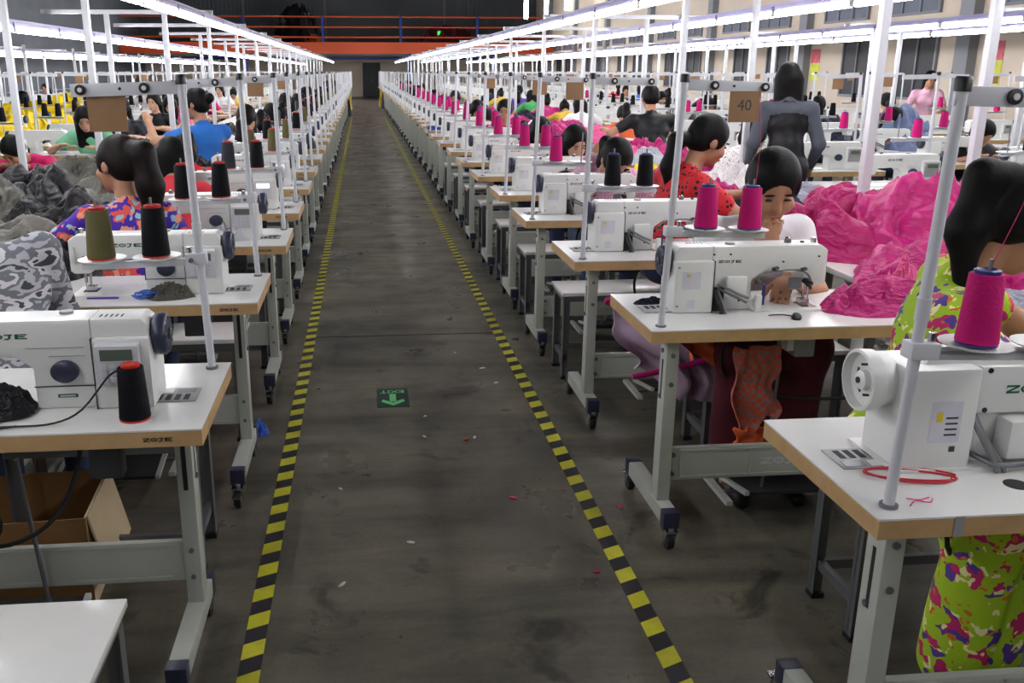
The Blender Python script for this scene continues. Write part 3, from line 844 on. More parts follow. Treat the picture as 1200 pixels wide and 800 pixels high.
# ================================================================== stool
def stool_tpl(w=.60, d=.29, hgt=.47, leg=M_steel):
    t = Tpl('stool')
    t.add('seat', MB().box(-w / 2, w / 2, -d / 2, d / 2, hgt - .02, hgt, M_lam, .004))
    for sx in (-1, 1):
        for sy in (-1, 1):
            x = sx * (w / 2 - .03); y = sy * (d / 2 - .03)
            mb = MB().box(x - .018, x + .018, y - sy * .002 - .002, y - sy * .002 + .002, 0, hgt - .02, leg).box(x + sx * .016 - .002, x + sx * .016 + .002, y - .018, y + .018, 0, hgt - .02, leg)
            mb.box(x - .02, x + .02, y - .02, y + .02, 0, .015, M_black)
            t.add('leg', mb)
    t.add('frame', MB().box(-w / 2 + .01, w / 2 - .01, -d / 2 + .012, -d / 2 + .016, hgt - .05, hgt - .02, leg).box(-w / 2 + .01, w / 2 - .01, d / 2 - .016, d / 2 - .012, hgt - .05, hgt - .02, leg)
          .box(-w / 2 + .012, -w / 2 + .016, -d / 2 + .01, d / 2 - .01, hgt - .05, hgt - .02, leg).box(w / 2 - .016, w / 2 - .012, -d / 2 + .01, d / 2 - .01, hgt - .05, hgt - .02, leg))
    t.add('foot_rail', MB().box(-w / 2 + .02, w / 2 - .02, d / 2 - .05, d / 2 - .03, .10, .13, leg).box(-w / 2 + .02, -w / 2 + .04, -d / 2 + .03, d / 2 - .03, .10, .13, leg).box(w / 2 - .04, w / 2 - .02, -d / 2 + .03, d / 2 - .03, .10, .13, leg))
    return t
STOOL = stool_tpl()

# ================================================================== lamps and overhead frames
LAMP = Tpl('tube_lamp')
LAMP.add('housing', MB().box(-.02, .02, -.60, .60, .026, .062, M_fix, .004))
LAMP.add('tube', MB().cyl((0, -.585, 0), (0, .585, 0), .025, M_tube, 10))
LAMP.add('end_holder', MB().box(-.02, .02, -.60, -.585, -.022, .026, M_white).box(-.02, .02, .585, .60, -.022, .026, M_white))
lamp_rows = [('first lamp row on the right', 1.95, 2.0, -1.5), ('second lamp row on the right', 3.36, 2.0, 2.0), ('third lamp row on the right', 5.9, 2.0, 5.0), ('fourth lamp row on the right', 7.2, 2.0, 6.0),
             ('first lamp row on the left', -1.43, 2.0, -1.5), ('second lamp row on the left', -2.95, 1.9, 3.0), ('third lamp row on the left', -6.6, 1.9, 9.0), ('fourth lamp row on the left', -8.2, 1.9, 14.0)]
for nm, x, z, y0 in lamp_rows:
    k = 0; y = y0; first = 6.3
    while y < 53:
        if y < first: lab = 'white tube lamp overhead near the camera, %s' % nm
        elif k < 49: lab = 'glowing white tube lamp, %s in view in the %s' % (ORD[k], nm); k += 1
        else: lab = 'glowing white tube lamp, beyond the sixteenth in the %s' % nm
        LAMP.place((x, y, z), 0, lab, 'lamp', 'tube lamps in the ' + nm)
        y += 1.25
    tag(link('lighting_track', MB().box(x - .02, x + .02, y0 - .6, y - .6, z + .062, z + .0625 if False else z + .08, M_fix).mesh('lighting_track')), 'long pale track carrying the %s' % nm, 'track', 'lighting tracks')
def gantry(name, xs, x0, x1, z, ys, side):
    post = MB().box(-.022, .022, -.022, .022, .0, z + .08, M_post, .003).mesh('post')
    beam = MB().box(x0, x1, -.02, .02, z + .08, z + .12, M_post, .003).mesh('cross_beam')
    for i, y in enumerate(ys):
        r = link('lighting_gantry', None, None, (0, y, 0))
        lab = 'white tube gantry carrying lamps over the %s benches, %s from the front' % (side, ORD[i]) if i < 49 else ''
        tag(r, lab, 'gantry', 'lighting gantries over the %s benches' % side)
        for x in xs: link('post', post, r, (x, 0, 0))
        link('cross_beam', beam, r)
fy = [4.35 + 2.8 * i for i in range(17)]
gantry('r', (2.45, 3.0), 1.9, 3.62, 2.0, fy, 'right')
gantry('l', (-1.86, -2.40), -3.0, -1.40, 2.0, [6.9 + 2.7 * i for i in range(16)], 'left')
gantry('rr', (6.25, 6.6), 5.85, 7.25, 2.0, [8.5 + 2.8 * i for i in range(15)], 'far right')
gantry('ll', (-5.6, -7.05), -8.25, -6.55, 1.9, [14 + 2.8 * i for i in range(12)], 'far left')

# ================================================================== rows of workstations
R1Y = [1.43, 2.70, 3.80, 4.92] + [5.99 + 1.135 * i for i in range(38)]       # near edge of each table right of the aisle
L1Y = [2.0, 3.19, 4.30] + [5.33 + 1.13 * i for i in range(38)]
MPOS = -.392                                                           # machine origin from the aisle end

def station(x, yc, rz, n, lod, row, cones=(M_magenta, M_magenta), core=M_bluecore, which=None, lit=False, stand=True, stool=False, tagged=False):
    """one work place: table, machine, thread stand, cones; the first dozen of a row are told apart by their count from the front"""
    if n < 49: w = '%s from the front in the %s' % (ORD[n], row)
    else: w = 'beyond the fourteenth in the %s' % row
    g = 'in the ' + row
    c, s = math.cos(rz), math.sin(rz)
    def P(lx, ly, z): return (x + c * lx - s * ly, yc + s * lx + c * ly, z)
    TABLE[lod].place((x, yc, 0), rz, 'white sewing table, ' + w, 'table', 'sewing tables ' + g)
    m = which or MACH[lod]
    m.place(P(MPOS, -.03, TZ), rz, 'white sewing machine, ' + w, 'sewing machine', 'sewing machines ' + g, swap={M_lcd: M_lcdlit} if lit else None)
    if stand:
        so = STAND[lod].place(P(-.045, .20, TZ), rz, 'white thread stand, ' + w, 'thread stand', 'thread stands ' + g)
        tilt = R(1.5 + (.5 * math.sin(n * 2.3))) if n else R(1.7)
        so.rotation_euler = (0, -tilt, rz)
        dxt = math.sin(tilt) * .352
        ct = CONE0 if lod < 2 else CONE2
        nm = {M_magenta: 'magenta', M_blackthread: 'black', M_olivethread: 'olive', M_darkgreythread: 'slate'}
        for k, cm in enumerate(cones):
            if cm is None or yc > (26 if abs(x) < 1 else 17): continue
            lab = '%s thread cone, %s side, %s' % (nm[cm], 'pole' if k == 0 else 'outer', w)
            ct.place(P(-.045 - (.11, .25)[k] - dxt, .20, TZ + REST + .0165 + math.sin(tilt) * (.11, .25)[k] * -1), rz, lab, 'thread cone', 'thread cones ' + g, swap={M_magenta: cm, M_bluecore: core})
        if tagged:
            TAG.place(P(-.255, .206, TZ + .722), rz, 'brown card tag on thread stand, ' + w, 'tag', 'card tags ' + g)

def lod_of(y): return 0 if y < 8.5 else (1 if y < 15 else 2)
MB_T = machine_b()
for n, y in enumerate(R1Y):
    lod = lod_of(y)
    cn = (M_magenta, M_magenta) if n != 3 else (M_magenta, None)
    if n == 0: cn = (M_magenta, None)
    if n == 2: cn = (M_blackthread, M_blackthread)
    if n > 7: cn = random.choice([(M_magenta, M_magenta), (M_blackthread, M_magenta), (M_blackthread, M_blackthread), (M_magenta, M_magenta)])
    station((.915 if n == 0 else .885) + random.uniform(-.015, .015) * (n > 1), y + .25, R(180), n, lod, 'right aisle row', cn, which=MB_T if n == 0 else None, tagged=n in (1, 3, 4, 6))
for n, y in enumerate(L1Y):
    lod = lod_of(y)
    cn = [(M_blackthread, M_olivethread), (M_blackthread, M_blackthread), (M_blackthread, M_darkgreythread), (M_olivethread, M_olivethread)][n] if n < 4 else random.choice([(M_blackthread, M_blackthread), (M_olivethread, M_blackthread), (M_blackthread, None)])
    station(-.38 + random.uniform(-.015, .015) * (n > 1), y + .25, 0, n, lod, 'left aisle row', cn, core=M_redcore, lit=n >= 3 and n % 4 != 2, tagged=n in (0, 3, 5))
rowdefs = [('second right row', 4.2, 0, 4.0, 36), ('third right row', 4.83, 180, 5.6, 34), ('fourth right row', 7.85, 0, 7.2, 28),
           ('second left row', -3.56, 180, 5.0, 32), ('third left row', -4.3, 0, 9.5, 28), ('fourth left row', -8.3, 180, 13.0, 24)]
for rn, x, rz, y0, cnt in rowdefs:
    for n in range(cnt):
        y = y0 + 1.15 * n
        lod = 1 if (y < 9.5 and abs(x) < 5) else 2
        cn = random.choice([(M_magenta, M_magenta), (M_blackthread, M_blackthread), (M_blackthread, None), (M_magenta, None)]) if x > 0 else (M_blackthread, random.choice([M_blackthread, M_darkgreythread]))
        station(x + random.uniform(-.03, .03), y, R(rz), n, lod, rn, cn, tagged=n % 3 == 0)

# ================================================================== bodies from blended volumes
def sdf_mesh(prims, vox, name, mats, k=0.02):
    """prims: ('cap', a, b, ra, rb, mat, k) / ('ell', c, radii, rot, mat, k) / ('cut', c, radii, rot): one continuous surface (surface nets)"""
    lo = np.array([1e9] * 3); hi = -lo
    bbs = []
    for p in prims:
        if p[0] == 'cap':
            a, b = np.array(p[1]), np.array(p[2]); r = max(p[3], p[4]); l, h = np.minimum(a, b) - r, np.maximum(a, b) + r
        else:
            c = np.array(p[1]); r = max(p[2]); l, h = c - r, c + r
        bbs.append((l, h))
        if p[0] != 'cut': lo = np.minimum(lo, l); hi = np.maximum(hi, h)
    lo = lo - 4 * vox; hi = hi + 4 * vox
    n = np.ceil((hi - lo) / vox).astype(int) + 1
    D = np.full(n, 1.0, dtype=np.float32); B = np.full(n, 1.0, dtype=np.float32); M = np.zeros(n, dtype=np.int16)
    for p, (l, h) in zip(prims, bbs):
        mg = 0.05
        i0 = np.clip(((l - mg - lo) / vox).astype(int), 0, n - 1); i1 = np.clip(((h + mg - lo) / vox).astype(int) + 2, 1, n)
        if (i1 <= i0).any(): continue
        sl = tuple(slice(a, b) for a, b in zip(i0, i1))
        g = np.stack(np.meshgrid(*[lo[q] + vox * np.arange(i0[q], i1[q]) for q in range(3)], indexing='ij'), -1).astype(np.float32)
        if p[0] == 'cap':
            a, b = np.array(p[1], dtype=np.float32), np.array(p[2], dtype=np.float32); ab = b - a; L = max(float(ab @ ab), 1e-9)
            t = np.clip(((g - a) @ ab) / L, 0, 1)
            d = np.linalg.norm(g - a - t[..., None] * ab, axis=-1) - (p[3] + (p[4] - p[3]) * t)
            mi, kk = p[5], p[6] if len(p) > 6 else k
        else:
            q = g - np.array(p[1], dtype=np.float32)
            if p[3] is not None: q = q @ np.array(p[3], dtype=np.float32)
            rd = np.array(p[2], dtype=np.float32)
            k0 = np.linalg.norm(q / rd, axis=-1); k1 = np.linalg.norm(q / (rd * rd), axis=-1)
            d = k0 * (k0 - 1.0) / np.maximum(k1, 1e-6)
            if p[0] == 'cut':
                D[sl] = np.maximum(D[sl], -d); continue
            mi, kk = p[4], p[5] if len(p) > 5 else k
        Ds = D[sl]
        hh = np.clip(0.5 + 0.5 * (Ds - d) / kk, 0, 1)
        D[sl] = Ds * (1 - hh) + d * hh - kk * hh * (1 - hh)
        Bs = B[sl]; c = d < Bs
        M[sl] = np.where(c, mi, M[sl]); B[sl] = np.where(c, d, Bs)
    ins = D < 0
    cnt = np.zeros(n - 1, dtype=np.int8)
    cs = [(a, b, c) for a in (0, 1) for b in (0, 1) for c in (0, 1)]
    def S(A, c): return A[c[0]:A.shape[0] - 1 + c[0], c[1]:A.shape[1] - 1 + c[1], c[2]:A.shape[2] - 1 + c[2]]
    for c in cs: cnt += S(ins, c)
    act = (cnt > 0) & (cnt < 8)
    idx = np.full(act.shape, -1, dtype=np.int64); ii = np.argwhere(act); idx[act] = np.arange(len(ii))
    pos = np.zeros((len(ii), 3)); w = np.zeros(len(ii))
    for a in cs:
        for ax in range(3):
            if a[ax] == 1: continue
            b = list(a); b[ax] = 1
            da = D[tuple((ii + np.array(a)).T)]; db = D[tuple((ii + np.array(b)).T)]
            cr = (da < 0) != (db < 0)
            t = np.where(cr, da / np.where(cr, da - db, 1), 0)
            q = np.array(a, dtype=float)[None] + t[:, None] * (np.array(b) - np.array(a))[None]
            pos += q * cr[:, None]; w += cr
    pos = (pos / w[:, None] + ii) * vox + lo
    faces = []
    for ax in range(3):
        o1, o2 = (ax + 1) % 3, (ax + 2) % 3
        A = np.take(ins, range(0, n[ax] - 1), ax); Bq = np.take(ins, range(1, n[ax]), ax)
        e = np.argwhere(A != Bq)
        e = e[(e[:, o1] > 0) & (e[:, o2] > 0) & (e[:, o1] < n[o1] - 1) & (e[:, o2] < n[o2] - 1)]
        sgn = A[tuple(e.T)]
        def cell(d1, d2):
            q = e.copy(); q[:, o1] -= d1; q[:, o2] -= d2
            return idx[tuple(q.T)]
        F = np.stack([cell(1, 1), cell(0, 1), cell(0, 0), cell(1, 0)], -1)
        F = np.where(sgn[:, None], F, F[:, ::-1]); faces.append(F)
    F = np.concatenate(faces)
    F = F[(F >= 0).all(1)]
    me = bpy.data.meshes.new(name)
    me.vertices.add(len(pos)); me.vertices.foreach_set('co', pos.astype(np.float32).ravel())
    me.loops.add(len(F) * 4); me.loops.foreach_set('vertex_index', F.astype(np.int32).ravel())
    me.polygons.add(len(F)); me.polygons.foreach_set('loop_start', np.arange(0, len(F) * 4, 4, dtype=np.int32))
    ctr = pos[F].mean(1); gi = np.clip(np.round((ctr - lo) / vox).astype(int), 0, n - 1)
    for m in mats: me.materials.append(m)
    me.polygons.foreach_set('material_index', M[tuple(gi.T)].astype(np.int32))
    me.polygons.foreach_set('use_smooth', np.ones(len(F), dtype=bool))
    me.update(calc_edges=True); me.validate()
    return me

V = lambda *a: np.array(a, dtype=float)
def rx(a): c, s = math.cos(a), math.sin(a); return np.array([[1, 0, 0], [0, c, -s], [0, s, c]])
def ry(a): c, s = math.cos(a), math.sin(a); return np.array([[c, 0, s], [0, 1, 0], [-s, 0, c]])
def rz_(a): c, s = math.cos(a), math.sin(a); return np.array([[c, -s, 0], [s, c, 0], [0, 0, 1]])
def nrm(v): return v / max(1e-9, np.linalg.norm(v))
def ik(s, h, l1, l2, pole):
    d = h - s; L = np.linalg.norm(d)
    if L > (l1 + l2) * .995: h = s + d / L * (l1 + l2) * .995; d = h - s; L = np.linalg.norm(d)
    a = (l1 * l1 - l2 * l2 + L * L) / (2 * L); hh = math.sqrt(max(0, l1 * l1 - a * a))
    pd = pole - d * (pole @ d) / (L * L)
    return s + d / L * a + nrm(pd) * hh, h

SKIN, SHIRT, PANTS, SHOE, TRIM = 0, 1, 2, 3, 4
def person_meshes(key, vox=.012, lean=32, side=0, twist=0, hp=35, hy=0, hr=0, lh=(-.16, .48, .82), rh=(.14, .48, .82), seat=.47, sleeve='short', skirt=False, hair='pony',
                  stand=False, fingers=False, face=True, head=1.0, wide=1.0, collar=False, cap=None, hand_dir=None, legs=True, panel=False):
    """facing +y, seat or feet at the origin. Returns dict part -> mesh (body, hair, eye, eyebrow, mouth)"""
    P = []
    if stand:
        pel = V(0, 0, .84)
    else:
        pel = V(0, 0, seat + .09)
    la = R(lean); sd = R(side)
    up = nrm(V(math.sin(sd), math.sin(la) * math.cos(sd), math.cos(la) * math.cos(sd)))
    Rt = rz_(R(twist))
    rgt = nrm(Rt @ V(1, 0, 0)); rgt = nrm(rgt - up * (rgt @ up)); fw_ = np.cross(up, rgt)
    rot = np.stack([rgt, fw_, up], 1)
    W_ = wide; TORSO = TRIM if panel else SHIRT
    waist = pel + up * .13 - fw_ * .015
    chest = pel + up * .30 + fw_ * .01
    nb = pel + up * .45 + fw_ * .03
    P.append(('ell', pel, (.155 * W_, .115, .12), None if stand else rot, PANTS if not skirt else PANTS, .04))
    P.append(('ell', pel + up * .02, (.150 * W_, .112, .10), rot, TORSO, .04))
    P.append(('ell', waist, (.128 * W_, .094, .13), rot, TORSO, .04))
    P.append(('ell', chest, (.148 * W_, .104, .155), rot, TORSO, .04))
    for s in (-1, 1): P.append(('ell', chest + rgt * s * .06 + fw_ * .065 - up * .01, (.055, .045, .055), rot, SHIRT, .04))
    sh = [nb - up * .055 + rgt * s * .155 * W_ - fw_ * .02 for s in (-1, 1)]
    P.append(('cap', sh[0], sh[1], .058, .058, SHIRT, .05))
    P.append(('cap', nb - up * .04, nb + up * .00, .075, .055, SHIRT, .03))
    if panel: P.append(('ell', nb - up * .07 - fw_ * .03, (.15, .085, .06), rot, SHIRT, .03))
    # head
    hm = rot @ rz_(R(hy)) @ rx(-(R(hp) - la)) @ ry(R(hr))
    hup, hfw, hrt = hm[:, 2], hm[:, 1], hm[:, 0]
    S_ = head
    nt_ = nb + nrm(up * .6 + hup * .4) * .085 * S_ + fw_ * .012
    P.append(('cap', nb - up * .02, nt_, .047 * S_, .044 * S_, SKIN, .025))
    hc = nt_ + hup * .085 * S_ + hfw * .022 * S_
    def hp_(x, y, z): return hc + (hrt * x + hfw * y + hup * z) * S_
    e = lambda c, r, m=SKIN, kk=.015: P.append(('ell', c, tuple(q * S_ for q in r), hm, m, kk))
    e(hp_(0, -.008, .03), (.074, .090, .082)); e(hp_(0, .026, -.035), (.060, .062, .074)); e(hp_(0, .055, -.082), (.030, .026, .026), SKIN, .02)
    if vox < .0125:
        e(hp_(0, .094, -.028), (.0125, .015, .020), SKIN, .012); e(hp_(0, .086, -.004), (.011, .010, .028), SKIN, .015)
        for s in (-1, 1):
            e(hp_(s * .073, -.004, -.012), (.011, .021, .031), SKIN, .006)
            e(hp_(s * .036, .066, -.03), (.026, .020, .024), SKIN, .02)
        e(hp_(0, .081, -.060), (.021, .013, .013), SKIN, .012)
        if face:
            for s in (-1, 1): P.append(('cut', hp_(s * .031, .098, .002), (.017 * S_, .016 * S_, .008 * S_), hm))
    # arms
    for i, (s, tg) in enumerate(((-1, lh), (1, rh))):
        so = sh[i]; tg = V(*tg)
        pole = rgt * s * .75 - up * .55 - fw_ * .35 if not stand else rgt * s * .25 - fw_
        el, wr = ik(so, tg, .255, .225, pole)
        sl_r = .052
        if sleeve == 'long':
            P.append(('cap', so, el, .056, .046, SHIRT, .03)); P.append(('cap', el, wr, .045, .034, SHIRT, .02)); P.append(('cap', el + (wr - el) * .9, wr + nrm(wr - el) * .01, .027, .025, SKIN, .012))
        else:
            m_ = so + (el - so) * .55
            P.append(('cap', so, m_, .060, .056, SHIRT, .03)); P.append(('cap', so, el, .043, .037, SKIN, .012)); P.append(('cap', el, wr, .037, .025, SKIN, .02))
        hd = nrm(wr - el) if hand_dir is None else nrm(V(*hand_dir[i]))
        upz = V(0, 0, 1); sdv = nrm(np.cross(hd, upz)) if abs(hd @ upz) < .95 else rgt
        nv = np.cross(sdv, hd)
        pc = wr + hd * .05
        hmx = np.stack([sdv, hd, nv], 1)
        P.append(('ell', pc, (.036, .050, .017), hmx, SKIN, .015))
        if fingers:
            inn = -s
            for j, (off, ln) in enumerate(((-.028, .062), (-.010, .072), (.009, .070), (.027, .055))):
                b0 = pc + hd * .036 + sdv * off; b1 = b0 + hd * ln * .5 - nv * .008; b2 = b1 + hd * ln * .38 - nv * .026
                P.append(('cap', b0, b1, .0092, .0085, SKIN, .006)); P.append(('cap', b1, b2, .0085, .007, SKIN, .004))
            tb = pc - hd * .015 + sdv * s * -.028
            t1 = tb + hd * .035 - sdv * s * .024 - nv * .012; t2 = t1 + hd * .030 - sdv * s * .004 - nv * .012
            P.append(('cap', tb, t1, .0115, .0105, SKIN, .008)); P.append(('cap', t1, t2, .0105, .0085, SKIN, .004))
        else:
            P.append(('ell', pc + hd * .06 - nv * .014, (.033, .042, .014), hmx, SKIN, .015))
            P.append(('cap', pc - sdv * s * .025, pc - sdv * s * .045 + hd * .045 - nv * .015, .011, .009, SKIN, .008))
    # legs
    if legs:
        for s in (-1, 1):
            hip = pel + V(s * .085, 0, -.02)
            if stand: kn = V(s * .09, .03, .46); an = V(s * .09, -.01, .08)
            else: kn = V(s * .12, .40, seat + .075); an = V(s * .11, .36, .09)
            if skirt:
                P.append(('cap', hip, kn, .098, .085, PANTS, .06)); P.append(('cap', kn, an + V(0, 0, .10), .082, .085, PANTS, .06)); P.append(('cap', an + V(0, 0, .1), an, .036, .03, SKIN, .01))
            else:
                P.append(('cap', hip, kn, .085, .060, PANTS, .03)); P.append(('cap', kn, an, .058, .042, PANTS, .02))
            P.append(('cap', an, an + V(0, 0, -.03), .034, .032, SKIN, .01))
            P.append(('cap', an + V(0, -.03, -.052), an + V(0, .13, -.058), .036, .030, SHOE, .012))
        if skirt and not stand:
            P.append(('ell', V(0, .28, seat + .06), (.17, .22, .075), None, PANTS, .05)); P.append(('ell', V(0, .37, .30), (.17, .09, .20), None, PANTS, .05))
    out = {'body': P}
    # hair
    Hh = []; tie = None
    h2 = lambda c, r, kk=.012: Hh.append(('ell', c, tuple(q * S_ for q in r), hm, 0, kk))
    h2(hp_(0, -.014, .036), (.083, .097, .088))
    h2(hp_(0, -.045, -.005), (.080, .066, .075), .02)
    if hair in ('long', 'bob', 'bob2'):
        Lh = {'long': .26, 'bob': .13, 'bob2': .19}[hair]
        dn = nrm(-hup * .4 + V(0, 0, -1) * .6)
        for s in (-1, 0, 1):
            a = hp_(s * .056, -.05, -.02); b = a + dn * Lh - fw_ * .01 + hrt * s * .012
            Hh.append(('cap', a, b, .050 * S_, .036 * S_, 0, .04))
        for s in (-1, 1): Hh.append(('cap', hp_(s * .072, .012, .02), hp_(s * .070, .0, -.085), .020 * S_, .014 * S_, 0, .02))
    if hair in ('pony', 'lowpony', 'longpony'):
        a = hp_(0, -.105, .05 if hair != 'lowpony' else -.04)
        b = a - hfw * .045 * S_ - hup * .03; c = b + V(0, 0, -1) * .14 - hfw * .03; d_ = c + V(0, 0, -1) * (.14 if hair != 'longpony' else .24) + fw_ * .01
        Hh.append(('ell', a, (.030, .030, .030), None, 0, .02)); tie = (a + b) / 2
        pw = 1.35 if hair == 'longpony' else 1.0
        Hh.append(('cap', a, b, .028, .036 * pw, 0, .02)); Hh.append(('cap', b, c, .038 * pw, .042 * pw, 0, .03)); Hh.append(('cap', c, d_, .042 * pw, .018 * pw, 0, .03))
    if hair == 'bun':
        Hh.append(('ell', hp_(0, -.115, .03), (.042, .042, .042), None, 0, .01))
    for s in (-1, 1): Hh.append(('ell', hp_(s * .066, .020, .012), tuple(q * S_ for q in (.016, .030, .045)), hm, 0, .015))
    Hh.append(('cut', hp_(0, .112, -.034), tuple(q * S_ for q in (.070, .074, .102)), hm))
    out['hair'] = Hh
    vv = min(vox, .010)
    res = {'body': sdf_mesh(P, vox, 'person_' + key, [M_skin, C_white, C_jeans, M_black, C_black]), 'hair': sdf_mesh(Hh, vv, 'hair', [M_hair])}
    if cap: pass
    rotq = Matrix(hm.tolist())
    if face:
        for nm, it in (('eye', [(s * .031, .081, .002, .0135, .006, .0045) for s in (-1, 1)]), ('eyebrow', [(s * .033, .0835, .023, .019, .005, .0035) for s in (-1, 1)]), ('mouth', [(0, .0925, -.060, .019, .006, .0065)])):
            for q, (x, y, z, a, b, c) in enumerate(it):
                res['%s%d' % (nm, q)] = MB().ball(hp_(x, y, z), (a * S_, b * S_, c * S_), M_lip if nm == 'mouth' else (M_eye if nm == 'eye' else M_hair), 8, 6, rotq).mesh(nm)
    if tie is not None and fingers: res['tie'] = MB().ball(tie, (.036, .020, .036), C_pink, 10, 6, rotq).mesh('hair_tie')
    res['_head'] = (hc, hm, S_)
    return res

def put_person(pm, loc, rz, label, shirt, pants=C_jeans, skin=M_skin, hairm=M_hair, shoe=M_black, group=None, scale=1.0, face=True):
    o = link('person', pm['body'], None, loc, rz)
    o.scale = (scale,) * 3
    for i, m in enumerate((skin, shirt, pants, shoe)):
        o.material_slots[i].link = 'OBJECT'; o.material_slots[i].material = m
    tag(o, label, 'person', group)
    h = link('hair', pm['hair'], o); h.material_slots[0].link = 'OBJECT'; h.material_slots[0].material = hairm
    if 'tie' in pm: link('hair_tie', pm['tie'], o)
    if face:
        for k in pm:
            if k[:3] in ('eye', 'mou'): link(k.rstrip('0123456789'), pm[k], o)
    return o

# ------------------------------------------------------------------ the people
GEN = {  # shapes shared by the many small figures
    'fwd': person_meshes('fwd', .0125, lean=34, hp=42, hair='pony'),
    'fwd2': person_meshes('fwd2', .0125, lean=26, hp=30, hy=12, hair='long', rh=(.22, .42, .84)),
    'fwd3': person_meshes('fwd3', .0125, lean=40, hp=50, hy=-8, hair='bun', sleeve='long'),
    'up': person_meshes('up', .0125, lean=12, hp=12, hy=-15, hair='lowpony', lh=(-.18, .40, .84)),
}
FACING_CAM, FACING_AWAY = R(180), 0.0
def seat_R(n): return R1Y[n] + .5 + .26      # pelvis y of the operator of right table n
def seat_L(n): return L1Y[n] - .26
# right row, the close ones
P2 = person_meshes('b', .0085, seat=.515, lean=19, hp=31, wide=1.08, hy=-6, hr=4, hair='lowpony', fingers=True, lh=(-.03, .40, .86), rh=(.055, .385, .935), hand_dir=((.5, .6, -.3), (-.22, -.30, .9)), skirt=True, head=1.08)
put_person(P2, (1.47, seat_R(1) + .02, 0), FACING_CAM, 'woman in white t-shirt touching her mouth behind the second right table', C_white, C_maroon)
P1 = person_meshes('a', .0085, seat=.50, lean=9, twist=50, hp=40, hy=26, hair='pony', fingers=True, skirt=True, lh=(-.42, .22, .86), rh=(-.22, .38, .86), head=1.06)
put_person(P1, (1.435, seat_R(0) - .0, 0), R(-168), 'woman in lime floral blouse and skirt cropped by the right edge', F_lime, F_lime, scale=1.03)
P3 = person_meshes('c', .0095, lean=10, seat=.53, hp=26, hy=-4, hair='lowpony', fingers=True, lh=(-.12, .50, .92), rh=(.12, .46, .88), head=1.04)
put_person(P3, (1.50, R1Y[2] + .66, .02), R(-78), 'woman in red polka dot blouse turned sideways behind the third right table', F_polka, C_jeans)
P4 = person_meshes('d', .0095, seat=.50, lean=28, hp=54, hy=8, hair='lowpony', fingers=True, lh=(-.22, .50, .82), rh=(.02, .28, 1.0), hand_dir=((-.2, .9, -.2), (-.3, .1, .9)), head=1.04)
put_person(P4, (1.45, seat_R(3), 0), FACING_CAM, 'woman in pale pink blouse bowing her head behind the fourth right table', F_pinkfl, C_jeans)
put_person(GEN['fwd2'], (1.47, seat_R(4), 0), FACING_CAM, 'woman in salmon top looking down behind the fifth right table', C_salmon, skin=M_skin2)
more = [(C_palepink, 'pale pink'), (C_navy, 'navy'), (C_mag, 'magenta'), (C_palepink, 'pink'), (C_char, 'charcoal'), (C_white, 'white'), (C_mag2, 'magenta'), (C_purple, 'purple')]
for k, (sm, nm) in enumerate(more):
    n = 5 + k
    put_person(GEN[('fwd', 'fwd2', 'fwd3', 'up')[(k + 1) % 4]], (1.44 + .04 * ((k * 7) % 3), seat_R(n), 0), FACING_CAM, 'operator in %s top behind the %s table of the right row' % (nm, ORD[n]), sm, skin=(M_skin, M_skin2)[k % 2], group='operators of the right aisle row')
cl = [C_navy, C_black, C_palepink, C_blue, C_must, C_red, C_white, C_char, C_mag, C_dkgrey]
for n in range(13, 34):
    put_person(GEN[random.choice(('fwd', 'fwd2', 'fwd3', 'up'))], (1.46, seat_R(n), 0), FACING_CAM, 'distant operator behind the %s table of the right aisle row' % ORD[n], random.choice(cl), group='distant operators of the right aisle row', face=False)
# second right row, seen from behind
ST = person_meshes('st', .0078, lean=6, hp=14, hair='bob2', stand=True, sleeve='long', lh=(-.22, .16, .84), rh=(.22, .16, .84), head=.98, wide=1.0, panel=True)
put_person(ST, (3.15, 6.75, 0), R(-14), 'standing woman seen from behind in dark grey jacket with black back panel', C_dkgrey, C_black, scale=1.04)
BK = person_meshes('bk', .0105, lean=14, hp=18, hair='none', wide=1.18, lh=(-.42, .30, .92), rh=(.2, .45, .9), head=1.04, seat=.55)
put_person(BK, (2.95, 9.35, 0), R(-5), 'broad man in black t-shirt seen from behind', C_black, C_jeans, scale=1.05)
R2P = [('fwd', 3.3, 11.3, C_orange, 'orange blouse with long dark hair'), ('fwd2', 3.15, 13.2, C_white, 'white t-shirt'), ('fwd3', 3.3, 14.8, C_must, 'mustard blouse'), ('fwd', 3.3, 16.4, C_mag, 'magenta top'), ('fwd2', 3.3, 18.0, C_green, 'green top'), ('up', 3.3, 19.6, C_purple, 'purple top'), ('fwd', 3.3, 22, C_must, 'yellow top'), ('fwd2', 3.3, 24, C_navy, 'navy top')]
for i, (g, x, y, sm, nm) in enumerate(R2P):
    put_person(GEN[g], (x, y, 0), 0, 'worker seen from behind in %s, second right row' % nm, sm, group='workers of the second right row', face=False)
put_person(GEN['fwd'], (2.88, 7.45, .0), R(-70), 'dark haired worker bending over white floral cloth behind the polka dot woman', F_white, C_navy)
R3P = [(5.5, 8.3, C_char, 'charcoal'), (5.45, 9.6, F_sky, 'sky blue floral'), (5.5, 11.2, C_black, 'black'), (5.5, 13.2, C_maroon, 'maroon'), (5.5, 15.0, C_char, 'dark grey'), (5.5, 17.4, C_palepink, 'pale pink'), (5.5, 19.6, C_navy, 'navy'), (5.5, 22, C_blue, 'blue')]
for i, (x, y, sm, nm) in enumerate(R3P):
    put_person(GEN[('fwd', 'fwd2', 'up', 'fwd3')[i % 4]], (x, y, 0), FACING_CAM, 'worker in %s top in the third right row' % nm, sm, group='workers of the third right row', face=False)
